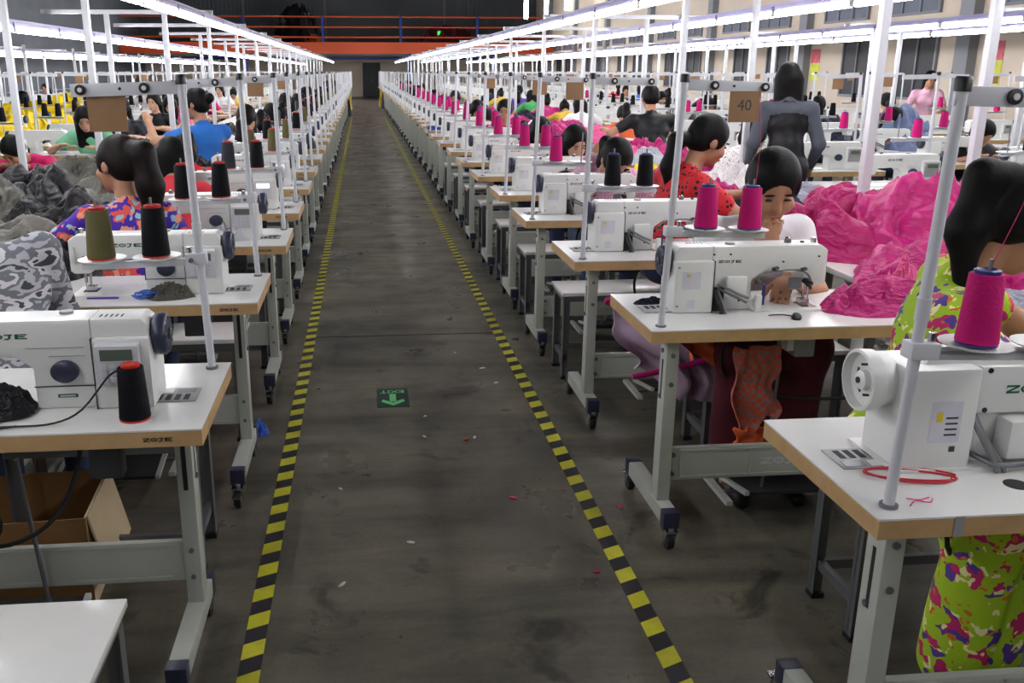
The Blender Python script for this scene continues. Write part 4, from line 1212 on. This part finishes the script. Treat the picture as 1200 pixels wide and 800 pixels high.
put_person(person_meshes('st2', .0125, lean=5, hp=15, hy=20, hair='lowpony', stand=True, lh=(-.2, .35, 1.0), rh=(.2, .35, 1.0)), (8.35, 13.4, 0), R(150), 'standing woman in dusty pink cardigan near the right wall', C_palepink, C_char)
for i in range(7):
    put_person(GEN[('up', 'fwd', 'fwd2')[i % 3]], (7.2, 12.3 + 2.3 * i, 0), 0, 'worker in the fourth right row seen from behind, %s going back' % ORD[i], random.choice([C_char, C_red, C_blue, C_black, C_white]), group='workers of the fourth right row', face=False)
# left row, seen from behind
LP = person_meshes('lp', .0085, lean=10, hp=14, hy=42, hair='longpony', fingers=True, lh=(-.30, .30, .86), rh=(.10, .45, .84), head=1.06)
put_person(LP, (-1.00, seat_L(2) - .02, .0), R(12), 'woman with long ponytail in purple floral blouse behind the second left table', F_purple, C_jeans, hairm=M_hairb)
LC = person_meshes('lc', .0095, lean=24, seat=.52, side=-16, hp=70, hy=35, hair='none', sleeve='long', lh=(-.30, .36, .82), rh=(-.06, .36, .84), wide=1.35)
put_person(LC, (-1.08, L1Y[1] - .36, .0), R(14), 'person in grey camouflage jacket bending over the second left table', F_camo, C_jeans, hairm=M_hair)
put_person(GEN['fwd2'], (-1.04, seat_L(3), 0), R(5), 'woman with long hair in coral red top behind the third left table', C_red2, group='operators of the left aisle row')
put_person(GEN['fwd'], (-1.02, seat_L(4) - .1, 0), R(25), 'woman with ponytail in bright red top behind the fourth left table', C_red, group='operators of the left aisle row')
LB = person_meshes('lb', .0105, lean=8, hp=10, hy=35, hair='bun', stand=False, seat=.62, lh=(-.36, .25, 1.18), rh=(-.12, .40, 1.10))
put_person(LB, (-1.16, 7.35, 0), R(38), 'woman in blue top reaching left with raised arm', C_blue, C_jeans)
lcol = [(C_white, 'white'), (C_black, 'black'), (C_navy, 'navy'), (C_red, 'red'), (C_white, 'white'), (C_char, 'charcoal'), (C_blue, 'blue'), (C_black, 'black')]
for k, (sm, nm) in enumerate(lcol):
    n = 6 + k
    put_person(GEN[('up', 'fwd', 'fwd2', 'fwd3')[k % 4]], (-1.03, seat_L(n), 0), 0, 'operator in %s top at the %s table of the left row, seen from behind' % (nm, ORD[n]), sm, group='operators of the left aisle row', face=False)
for n in range(14, 34):
    put_person(GEN[random.choice(('fwd', 'fwd2', 'fwd3', 'up'))], (-1.03, seat_L(n), 0), 0, 'distant operator at the %s table of the left aisle row' % ORD[n], random.choice(cl), group='distant operators of the left aisle row', face=False)
# second left row faces the camera
LM = person_meshes('lm', .0105, lean=44, hp=50, hy=-10, hair='none', sleeve='long')
put_person(LM, (-2.62, 8.25, 0), R(162), 'person in crimson top hunched over the second left row', C_crimson, C_jeans)
L2P = [('up', -2.62, 10.9, C_char, 'charcoal'), ('fwd2', -2.66, 9.75, C_mint, 'mint green'), ('up', -2.62, 12.6, C_black, 'black'), ('fwd2', -2.62, 13.7, C_pink, 'pink'), ('up', -2.9, 15.2, C_mag, 'magenta'), ('fwd', -2.9, 16.6, C_palepink, 'pale pink'), ('fwd2', -2.9, 18.4, C_crimson, 'crimson'), ('up', -2.9, 20.3, C_white, 'white'), ('fwd', -2.9, 22.6, C_yellow, 'yellow')]
for g, x, y, sm, nm in L2P:
    put_person(GEN[g], (x, y, .03), FACING_CAM, 'worker facing the camera in %s top, second left row' % nm, sm, skin=M_skin2, group='workers of the second left row')
for i, (x, y, sm, nm) in enumerate([(-5.0, 14.5, C_purple, 'purple'), (-4.9, 17.2, C_orange, 'orange'), (-5.0, 20.5, C_must, 'mustard'), (-5.0, 24, C_black, 'black'), (-7.7, 17.8, C_salmon, 'salmon'), (-7.7, 21, C_navy, 'navy'), (-7.7, 24.5, C_white, 'white')]):
    put_person(GEN[('up', 'fwd', 'fwd2')[i % 3]], (x, y, 0), 0 if x > -6 else FACING_CAM, 'worker in %s top in the far left rows' % nm, sm, group='workers of the far left rows', face=False)

# ================================================================== benches in the middle of the double rows
def bench(x0, x1, y0, y1, z, label, group):
    t = link('work_bench', None, None, ((x0 + x1) / 2, (y0 + y1) / 2, 0)); tag(t, label, 'bench', group)
    w, d_ = (x1 - x0) / 2, (y1 - y0) / 2
    link('bench_top', MB().box(-w, w, -d_, d_, z - .025, z, M_lam, .003).mesh('bench_top'), t)
    for sx in (-1, 1):
        for sy in (-1, 1): link('leg', MB().box(sx * (w - .04) - .018, sx * (w - .04) + .018, sy * (d_ - .08) - .018, sy * (d_ - .08) + .018, 0, z - .025, M_leg).mesh('leg'), t)
ZB = .74
for i in range(8):
    y0 = 4.35 + 2.8 * (i - 1)
    w = ORD[i] + ' from the front'
    bench(2.01, 2.42, y0 + .03, y0 + 2.77, ZB, 'long white bench beside the right aisle row, ' + w, 'benches in the right double row')
    bench(2.48, 2.965, y0 + .03, y0 + 2.77, ZB, 'long white bench beside the second right row, ' + w, 'benches in the right double row')
    y0 = 6.9 + 2.7 * (i - 2)
    bench(-1.83, -1.50, y0 + .03, y0 + 2.67, ZB, 'long white bench beside the left aisle row, ' + w, 'benches in the left double row')
    bench(-2.37, -1.89, y0 + .03, y0 + 2.67, ZB, 'long white bench beside the second left row, ' + w, 'benches in the left double row')
for i in range(5):
    y0 = 14 + 2.8 * i - 2.8
    bench(-7.0, -5.66, y0 + .03, y0 + 2.77, ZB, 'wide bench between the far left rows, %s from the front' % ORD[i], 'benches in the far left double row')
    y0 = 8.5 + 2.8 * i - 2.8
    bench(5.96, 6.6 - .04 + .0, y0 + .03, y0 + 2.77, ZB, 'bench between the far right rows, %s from the front' % ORD[i], 'benches in the far right double row') if False else None

# ================================================================== crumpled cloth
def crumple(seed, nr=46, nt=100, fold=.62, freq=1.25, second=.28):
    v = []; f = []
    sx = seed * 13.7
    v.append((0, 0, 1))
    for i in range(1, nr + 1):
        r = i / nr
        for j in range(nt):
            a = 2 * math.pi * j / nt
            c, s_ = math.cos(a), math.sin(a)
            rr = 1 + .28 * mnoise.noise(Vector((c * 1.1 + sx, s_ * 1.1, seed))) + .10 * mnoise.noise(Vector((c * 3.3 + sx, s_ * 3.3, seed)))
            x, y = c * r * rr, s_ * r * rr
            wv = Vector((mnoise.noise(Vector((x * 1.3 + sx, y * 1.3, 3))), mnoise.noise(Vector((x * 1.3, y * 1.3 + sx, 7))), 0))
            p = Vector((x, y, 0)) * freq + wv * 1.5 + Vector((sx, 0, seed))
            rid = 1 - abs(mnoise.noise(p)) * 3.0
            rid2 = 1 - abs(mnoise.noise(p * 2.1 + Vector((5, 1, 0)))) * 3.4
            rid3 = 1 - abs(mnoise.noise(p * 4.3 + Vector((1, 9, 0)))) * 3.4
            env = (1 - r ** 2.6)
            z = env * (.62 + .25 * mnoise.noise(Vector((x * 1.2 + sx, y * 1.2, 11)))) + fold * (.8 * max(rid, -.35) + second * max(rid2, -.35) + .05 * max(rid3, -.35) - .2) * (env ** .5 if env > 0 else 0) * .9
            z = max(z, .045 * (1 + math.sin(j * .9 + seed)) + .03)
            if i == nr: z = 0.0
            v.append((x + wv.x * .10, y + wv.y * .10, z))
    for j in range(nt): f.append((0, 1 + j, 1 + (j + 1) % nt))
    for i in range(nr - 1):
        for j in range(nt):
            a = 1 + i * nt + j; b = 1 + i * nt + (j + 1) % nt
            f.append((a, a + nt, b + nt, b))
    v[0] = (0, 0, sum(v[1 + j][2] for j in range(nt)) / nt)
    mb = MB().add(v, f, C_mag, True)
    me = mb.mesh('crumple'); 
    for e in me.attributes:
        if e.name == 'sharp_edge': me.attributes.remove(e); break
    return me
CR = [crumple(k + 1) for k in range(7)] + [crumple(k + 21, fold=.55, freq=.85, second=.16) for k in range(5)]
def garment(k, loc, size, rz, m, label, group=None, name='garment', cat='garment'):
    o = link(name, CR[7 + k % 5 if k >= 100 else k % 7], None, loc, rz); o.scale = size
    o.material_slots[0].link = 'OBJECT'; o.material_slots[0].material = m
    return tag(o, label, cat, group)
gr = 'garments heaped on the right benches'
# near magenta heap right of the white t-shirt woman
garment(0, (2.62, 4.05, ZB), (.42, .55, .34), .3, C_mag, 'big glossy magenta jacket on top of the heap behind the front post', gr)
garment(1, (2.22, 4.15, ZB), (.30, .45, .26), 1.2, C_mag2, 'deep magenta garment lying left of the front lamp post', gr)
garment(2, (2.28, 3.45, ZB), (.30, .36, .17), 2.2, C_mag, 'flat magenta garment at the near end of the right heap', gr)
garment(3, (2.72, 3.30, ZB), (.28, .40, .22), .8, C_mag, 'magenta garment behind the lime floral woman', gr)
garment(4, (2.20, 4.85, ZB), (.22, .26, .24), 1.9, C_navy, 'navy garment with orange trim in the magenta heap', gr)
garment(5, (2.35, 2.95, ZB), (.26, .30, .07), .2, C_grey, 'pale grey lining lying on the bench behind the second right table', gr)
garment(6, (2.70, 4.95, ZB), (.25, .30, .20), .9, C_mag2, 'dark pink garment at the far side of the front heap', gr)
garment(2, (1.80, 2.93, TZ), (.26, .13, .10), .15, C_mag, 'magenta garment being sewn on the second right table', gr)
garment(5, (1.95, 3.12, TZ), (.12, .07, .12), 1.0, C_pink, 'small pink fold beside the garment on the second right table', gr)
R2H = [(2.2, 5.7, .24, .30, .16, C_mag), (2.72, 5.6, .24, .34, .14, C_grey), (2.2, 6.5, .22, .35, .18, C_mag2), (2.25, 7.2, .20, .28, .12, C_yellow), (2.7, 7.9, .26, .35, .2, C_mag), (2.2, 7.9, .24, .35, .22, C_pink), (2.2, 8.7, .22, .3, .14, C_grey), (2.7, 8.8, .22, .3, .2, C_mag), (2.2, 9.6, .22, .4, .2, C_mag2), (2.2, 10.6, .22, .4, .22, C_mag), (2.7, 10.9, .22, .4, .2, C_pink), (2.2, 11.8, .22, .4, .2, C_white), (2.7, 12.4, .22, .4, .2, C_mag), (2.2, 13.2, .22, .4, .2, C_mag2), (2.2, 14.6, .22, .4, .25, C_pink), (2.7, 15.2, .22, .4, .2, C_navy), (2.2, 16.2, .22, .4, .2, C_mag)]
nmc = {C_mag: 'magenta', C_mag2: 'deep magenta', C_grey: 'grey', C_yellow: 'yellow', C_pink: 'pink', C_white: 'white', C_navy: 'navy', C_black: 'black', C_char: 'charcoal', C_olive: 'olive', C_olive2: 'grey olive', C_bluew: 'slate blue', F_white: 'white floral', F_sky: 'sky floral', C_mint: 'mint'}
for i, (x, y, a, b, c, m) in enumerate(R2H):
    garment(i + 3, (x, y, ZB), (a, b, c), i * 1.1, m, 'crumpled %s garment on the right benches, %s heap going back' % (nmc[m], ORD[i] if i < 16 else 'last'), gr)
garment(1, (1.72, 5.15, TZ), (.16, .12, .10), .4, C_mag, 'magenta cloth at the pink blouse woman’s machine'.replace('’', ' '), gr)
garment(3, (3.42, 5.55, TZ), (.18, .12, .09), .4, C_grey, 'folded grey cloth on the front table of the second right row', gr)
garment(3, (2.72, 6.55, ZB), (.24, .26, .17), .4, F_white, 'white floral cloth bundle right of the polka dot woman', gr)
garment(4, (2.28, 7.35, ZB + .1), (.17, .18, .13), 1.4, F_sky, 'pale floral cloth bundle left of the polka dot woman', gr)
garment(2, (5.6, 9.35, TZ), (.40, .34, .42), 1.0, C_bluew, 'tall slate blue heap of cloth in the third right row', 'cloth in the third right row')
garment(5, (5.45, 10.6, TZ), (.35, .22, .26), .2, C_navy, 'navy heap of cloth in the third right row', 'cloth in the third right row')
garment(6, (5.4, 12.8, TZ), (.35, .22, .2), .9, C_char, 'charcoal heap of cloth in the third right row', 'cloth in the third right row')
# left dark heap
gl = 'dark garments heaped on the left benches'
LH = [(-1.66, 3.55, .17, .42, .18, C_black), (-2.1, 3.6, .26, .40, .22, C_black), (-1.68, 4.35, .19, .46, .20, C_olive2), (-2.12, 4.5, .26, .5, .26, C_char), (-1.66, 5.2, .18, .45, .24, C_black), (-2.12, 5.4, .26, .5, .30, C_olive), (-1.66, 6.05, .17, .4, .22, C_olive2), (-2.13, 6.2, .26, .45, .28, C_black), (-2.12, 7.2, .26, .5, .24, C_olive), (-1.66, 7.5, .17, .4, .2, C_char), (-2.12, 8.2, .24, .4, .2, C_olive2), (-1.66, 8.6, .17, .4, .2, C_black), (-1.66, 9.7, .17, .4, .22, C_black), (-2.12, 9.6, .24, .4, .2, C_char), (-1.66, 11, .17, .5, .2, C_white), (-1.66, 12.2, .17, .5, .2, C_black)]
for i, (x, y, a, b, c, m) in enumerate(LH):
    garment(100 + i, (x, y, ZB), (a * 1.05, b * 1.15, c * .9), (i * 2.1) % .6 - .3, m, 'crumpled %s garment on the left benches, %s going back' % (nmc[m], ORD[i]), gl)
garment(3, (-1.28, 3.72, TZ), (.22, .18, .16), .5, C_black, 'black garment spilling over the second left table beside the camouflage jacket', gl)
garment(1, (-1.22, 4.55, TZ), (.22, .16, .14), .9, C_char, 'charcoal garment on the third left table beside the floral woman', gl)
garment(4, (-1.20, 5.62, TZ), (.20, .16, .16), .9, C_black, 'black garment on the fourth left table', gl)
garment(4, (-1.20, 6.9, TZ), (.24, .18, .18), .9, C_black, 'black and white garment on the fifth left table', gl)
garment(6, (-.62, 9.95, TZ), (.16, .14, .14), .2, C_black, 'black bundle on a left table beside the aisle', gl)
for i, (x, y, a, b, c) in enumerate([(-4.70, 12.35, .55, .6, .32), (-4.75, 13.5, .5, .5, .34), (-4.85, 14.7, .55, .6, .34), (-4.8, 15.9, .5, .5, .36), (-4.9, 17.1, .5, .5, .40), (-4.9, 18.4, .5, .5, .40)]):
    garment(i + 2, (x, y, TZ), (a, b, c), i * .9, C_yellow, 'bright yellow heap of garments in the third left row, %s going back' % ORD[i], 'yellow heaps in the third left row')
# lilac lining hanging under the second right table
def drape(w, h, seed, folds, depth, m, rough=None):
    nx, nz = 40, 24; mb = MB(); v = []; f = []
    for side in (0, 1):
        for j in range(nz + 1):
            t = j / nz
            for i in range(nx + 1):
                u = i / nx
                n_ = mnoise.noise(Vector((u * 3 + seed, t * 1.6, seed))) ; e = mnoise.noise(Vector((t * 3, seed, 5)))
                x = (u - .5) * w * (1 - .25 * t) + .06 * e + .10 * t * w; y = depth * math.sin(u * folds * 6.28 + 3 * n_) * (.4 + .6 * t) + .05 * n_ + (side * .012)
                z = -t * h * (1 - .22 * math.sin(u * 3.1 + seed) * t - .12 * n_)
                v.append((x, y, z))
    S1 = (nx + 1) * (nz + 1)
    for j in range(nz):
        for i in range(nx):
            a = j * (nx + 1) + i
            f.append((a, a + 1, a + nx + 2, a + nx + 1)); f.append((S1 + a, S1 + a + nx + 1, S1 + a + nx + 2, S1 + a + 1))
    for j in range(nz):
        for a in (j * (nx + 1), j * (nx + 1) + nx): f.append((a, a + nx + 1, S1 + a + nx + 1, S1 + a))
    for i in range(nx):
        for a in (i, nz * (nx + 1) + i): f.append((a, a + 1, S1 + a + 1, S1 + a))
    return mb.add(v, f, m, True)
o = link('hanging_garment', None, None, (1.18, 3.42, .70)); tag(o, 'lilac lining with magenta trim hanging under the second right table', 'garment')
link('lining', drape(.46, .34, 2, 2.2, .05, C_lilac).mesh('lining'), o)
link('trim', MB().tube([(-.20, -.03, -.02), (-.26, -.05, .01), (-.22, -.06, .02), (-.1, -.06, -.01)], .012, C_mag).tube([(-.14, -.05, -.30), (.0, -.06, -.27), (.14, -.05, -.24), (.2, -.04, -.2)], .012, C_mag).mesh('trim'), o)
o = link('hanging_garment', None, None, (1.33, 2.89, .66)); tag(o, 'orange plaid cloth hanging at the knees under the second right table', 'garment')
link('plaid_cloth', drape(.17, .33, 5, 1.2, .02, F_plaid).mesh('plaid_cloth'), o); link('orange_hem', drape(.15, .14, 5, 1.2, .02, C_orange).mesh('orange_hem'), o, (.02, .012, -.30))
o = link('hanging_garment', drape(.30, .22, 8, 1.5, .03, C_orange).mesh('hanging_garment'), None, (1.24, 3.12, .735)); tag(o, 'orange cloth just below the second right table edge', 'garment')

# ================================================================== stools
for n in range(0, 9):
    STOOL.place((1.30 if n > 1 else (1.63, 1.66)[n], R1Y[n] + .5 + .36, 0), 0, 'white topped stool behind the %s table of the right aisle row' % ORD[n], 'stool', 'stools of the right aisle row')
    STOOL.place((-.83, L1Y[n] - .335, 0), R(180), 'white topped stool in front of the %s table of the left aisle row' % ORD[n], 'stool', 'stools of the left aisle row')

# ================================================================== small things on and under the near tables
garment(0, (-.88, 2.13, TZ + .005), (.10, .07, .075), .3, C_black, 'small black cloth scrap on the bed of the front left machine', name='cloth_scrap', cat='cloth')
CONE0.place((-.545, 2.08, TZ), .3, 'black thread cone with red ends standing on the front left table', 'thread cone', swap={M_magenta: M_blackthread, M_bluecore: M_redcore})
tag(link('cord', MB().tube([(-.56, 2.085, TZ + .12), (-.60, 2.10, TZ + .10), (-.66, 2.07, TZ + .03), (-.72, 2.05, TZ + .006), (-.80, 2.04, TZ + .005), (-.87, 2.05, TZ + .005), (-.90, 2.08, TZ + .02), (-.86, 2.10, TZ + .03)], .0025, M_cable).mesh('cord')), 'thin black cord looping across the front left table', 'cord')
tag(link('cord', MB().tube([(-.80, 2.04, TZ + .006), (-.86, 2.02, TZ + .005), (-.94, 2.01, TZ + .005), (-1.05, 2.03, TZ + .005)], .0025, M_cable).mesh('cord')), 'thin black cord end running left on the front left table', 'cord')
garment(3, (-.70, 3.30, TZ), (.085, .05, .055), .1, C_olive, 'grey olive work glove bundle on the second left table', name='glove_bundle', cat='gloves')
M_blue = mat('blue_cord', (40, 90, 190), .5)
q = [(-.80 + .035 * math.cos(a) + .0016 * a, 3.29 + .022 * math.sin(a), TZ + .006 + .0011 * a + .004 * math.sin(2.3 * a)) for a in [18.8 * k / 60 for k in range(61)]]
tag(link('cord', MB().tube(q, .0035, M_blue, 6).mesh('cord')), 'coil of thin blue cord on the second left table', 'cord')
sci = link('snips', MB().prism([(-.09, .0), (.0, -.006), (.02, -.004), (.02, .004), (.0, .006)], TZ, TZ + .006, C_purple, 'z').mesh('snips'), None, (-.90, 3.30, 0)); tag(sci, 'small purple thread snips on the second left table', 'snips')
M_bag = mat('clear_plastic_bag', (214, 216, 226), .15, alpha=.55)
garment(5, (-.66, 4.50, TZ), (.12, .09, .12), .2, M_bag, 'clear plastic bag on the third left table by the aisle', name='plastic_bag', cat='bag')
garment(5, (-.50, 3.92, 0), (.045, .05, .06), .2, M_blue, 'small blue plastic bag on the floor under the second left table', name='plastic_bag', cat='bag')
# cardboard box under the front left table
bx = link('cardboard_box', None, None, (-1.12, 2.70, 0), R(4)); tag(bx, 'open brown cardboard box under the front left table', 'box')
w, d_, h_ = .27, .18, .30
link('side_panel', MB().box(-w, w, -d_, -d_ + .006, .0, h_, M_boxcard).mesh('side_panel'), bx); link('side_panel', MB().box(-w, w, d_ - .006, d_, .0, h_, M_boxcard).mesh('side_panel'), bx)
link('end_panel', MB().box(-w, -w + .006, -d_ + .006, d_ - .006, .0, h_, M_boxcard).mesh('end_panel'), bx); link('end_panel', MB().box(w - .006, w, -d_ + .006, d_ - .006, .0, h_, M_boxin).mesh('end_panel'), bx)
link('flap', MB().prism([(0, 0), (.05, -.22), (.054, -.218), (.006, .004)], -d_ + .01, d_ - .01, M_boxin, 'y').mesh('flap'), bx, (w, 0, h_)); link('bottom', MB().box(-w + .006, w - .006, -d_ + .006, d_ - .006, 0, .006, M_boxcard).mesh('bottom'), bx)
# front right table: red cord loops, cable hole, tape on the edge, snippets
M_redcord = mat('red_cord', (190, 30, 48), .6)
q = [(1.085 + (.085 + .008 * math.sin(.5 * a)) * math.cos(a) - .01 * a / 6, 1.60 + (.030 + .006 * math.cos(.5 * a)) * math.sin(a) - .018 * math.cos(a), TZ + .003 + .003 * math.sin(.5 * a) ** 2) for a in [.3 + 12.2 * k / 70 for k in range(71)]]
tag(link('red_cord', MB().tube(q, .0022, M_redcord, 6).mesh('red_cord')), 'loops of thin red cord around the pole on the front right table', 'cord')
tag(link('cable_hole', MB().lathe([(.024, 0), (.024, .0012), (.0, .0014)], (0, 0, 0), (0, 0, 1), M_dark, 20).mesh('cable_hole'), None, (1.262, 1.545, TZ)), 'round dark cable hole in the front right table top', 'hole')
tag(link('tape_strip', MB().box(-.009, .009, -.0012, 0, -.04, .0, M_greyplastic).mesh('tape_strip'), None, (1.07, 1.43, TZ - .001)), 'strip of clear tape on the edge of the front right table', 'tape')
tag(link('thread_scrap', MB().tube([(1.0, 1.475, TZ + .002), (1.02, 1.49, TZ + .004), (1.045, 1.485, TZ + .002), (1.06, 1.50, TZ + .002)], .0012, C_pink, 5).tube([(1.01, 1.505, TZ + .002), (1.03, 1.495, TZ + .003), (1.055, 1.505, TZ + .002)], .0012, C_pink, 5).mesh('thread_scrap')), 'pink thread scraps beside the pole on the front right table', 'scrap')
garment(5, (.99, 3.06, TZ), (.06, .03, .02), .1, C_navy, 'dark navy cloth strip at the aisle end of the second right table', name='cloth_scrap', cat='cloth')
bb = link('winding_knob', MB().lathe([(.012, 0), (.016, .004), (.016, .014), (.010, .018)], (0, 0, 0), (0, -.6, .8), M_black, 14).tube([(0, 0, .008), (-.04, .02, .01), (-.08, .03, .006)], .002, M_cable, 6).mesh('winding_knob'), None, (1.40, 2.80, TZ)); tag(bb, 'small black knob with wire on the second right table', 'knob')
# printed number on the card of the second right stand
for o in [o for o in bpy.data.objects if o.name.startswith('card_tag') and 'second' in o.get('label', '') and 'right aisle' in o.get('label', '')]:
    link('number', MB().text('40', M_grayprint, on_back(0, .0012, -.042), size=.045, depth=.0002).text('40', M_grayprint, on_front(0, -.0012, -.042), size=.045, depth=.0002).mesh('number'), o)
# sewing threads rising from the near cones to the guide arms
def strand(x, y, z0, x1, z1, m, label):
    tag(link('thread_strand', MB().tube([(x, y, z0), (x + (x1 - x) * .5 + .004, y - .008, (z0 + z1) / 2), (x1, y, z1)], .0009, m, 5).mesh('thread_strand')), label, 'thread')
M_mthread = mat('magenta_strand', (176, 30, 100), .7)
strand(1.08, 1.48, TZ + .44, 1.16, TZ + .72, M_mthread, 'thin magenta thread rising from the front right cone to the guide arm')
strand(1.19, 1.50, TZ + .36, 1.215, TZ + .72, M_mthread, 'thin magenta thread beside the front right guide arm')
strand(1.20, 2.75, TZ + .44, 1.19, TZ + .72, M_mthread, 'thin magenta thread rising over the white t-shirt woman')
# posters on the right wall, things on the mezzanine
M_poster = mat('red_poster', (214, 96, 110), .6, var=.25, vscale=9); M_postery = mat('yellow_poster', (206, 212, 60), .6, var=.1, vscale=9)
pst = MB().box(-.012, .0, -.22, .22, -.16, .16, M_poster).mesh('poster'); psty = MB().box(-.012, .0, -.22, .22, -.2, .2, M_postery).mesh('poster')
for i, y in enumerate((15.8, 22.4)):
    tag(link('poster', pst, None, (XR, y, 1.80 + .1)), 'red and white notice on the right wall, %s one' % ('nearer', 'farther')[i], 'poster'); tag(link('poster', psty, None, (XR, y, 1.50 + .03)), 'yellow notice on the right wall, %s one' % ('nearer', 'farther')[i], 'poster')
garment(1, (-3.6, 56.5, 3.04), (1.5, 1.2, 2.2), 0, C_black, 'tall black heap of goods stored on the mezzanine', name='goods_heap', cat='goods')
garment(2, (5.0, 56.0, 3.04), (1.8, 1.2, 1.0), 0, C_maroon, 'dark red heap of goods stored on the mezzanine', name='goods_heap', cat='goods')
garment(2, (-2.6, 55.6, 3.04), (.7, .6, .5), 0, C_orange, 'small orange bundle stored on the mezzanine', name='goods_heap', cat='goods')
tag(link('indicator_lamp', MB().box(-.12, .12, -.05, .05, -.1, .1, mat('green_indicator', (60, 220, 80), .4, emit=(60, 230, 80), strength=2)).box(-.16, .16, .05, .09, -.14, .14, M_black).mesh('indicator_lamp'), None, (4.6, 55.4, 3.62)), 'small green indicator light on the mezzanine', 'lamp')
garment(0, (1.15, 41.5, 0), (.3, .3, .9), 0, C_black, 'black garment bundle at the far end of the right aisle row')
garment(3, (1.05, 43.2, 0), (.25, .3, 1.1), 0, C_must, 'yellow garment bundle at the far end of the right aisle row')
garment(3, (-.62, 40.2, 0), (.25, .3, 1.1), 0, C_must, 'yellow garment bundle at the far end of the left aisle row')
garment(5, (-.56, 34.2, 0), (.2, .3, .8), 0, C_navy, 'navy garment bundle at the far end of the left aisle row')

tr = link('blue_tray', MB().box(-.09, .09, -.14, .14, 0, .006, M_bluepaint).box(-.09, -.084, -.14, .14, .006, .04, M_bluepaint).box(.084, .09, -.14, .14, .006, .04, M_bluepaint).box(-.09, .09, -.14, -.134, .006, .04, M_bluepaint).box(-.09, .09, .134, .14, .006, .04, M_bluepaint).mesh('blue_tray'), None, (1.0, 13.1, TZ)); tag(tr, 'small bright blue tray on a right table beside the aisle', 'tray')
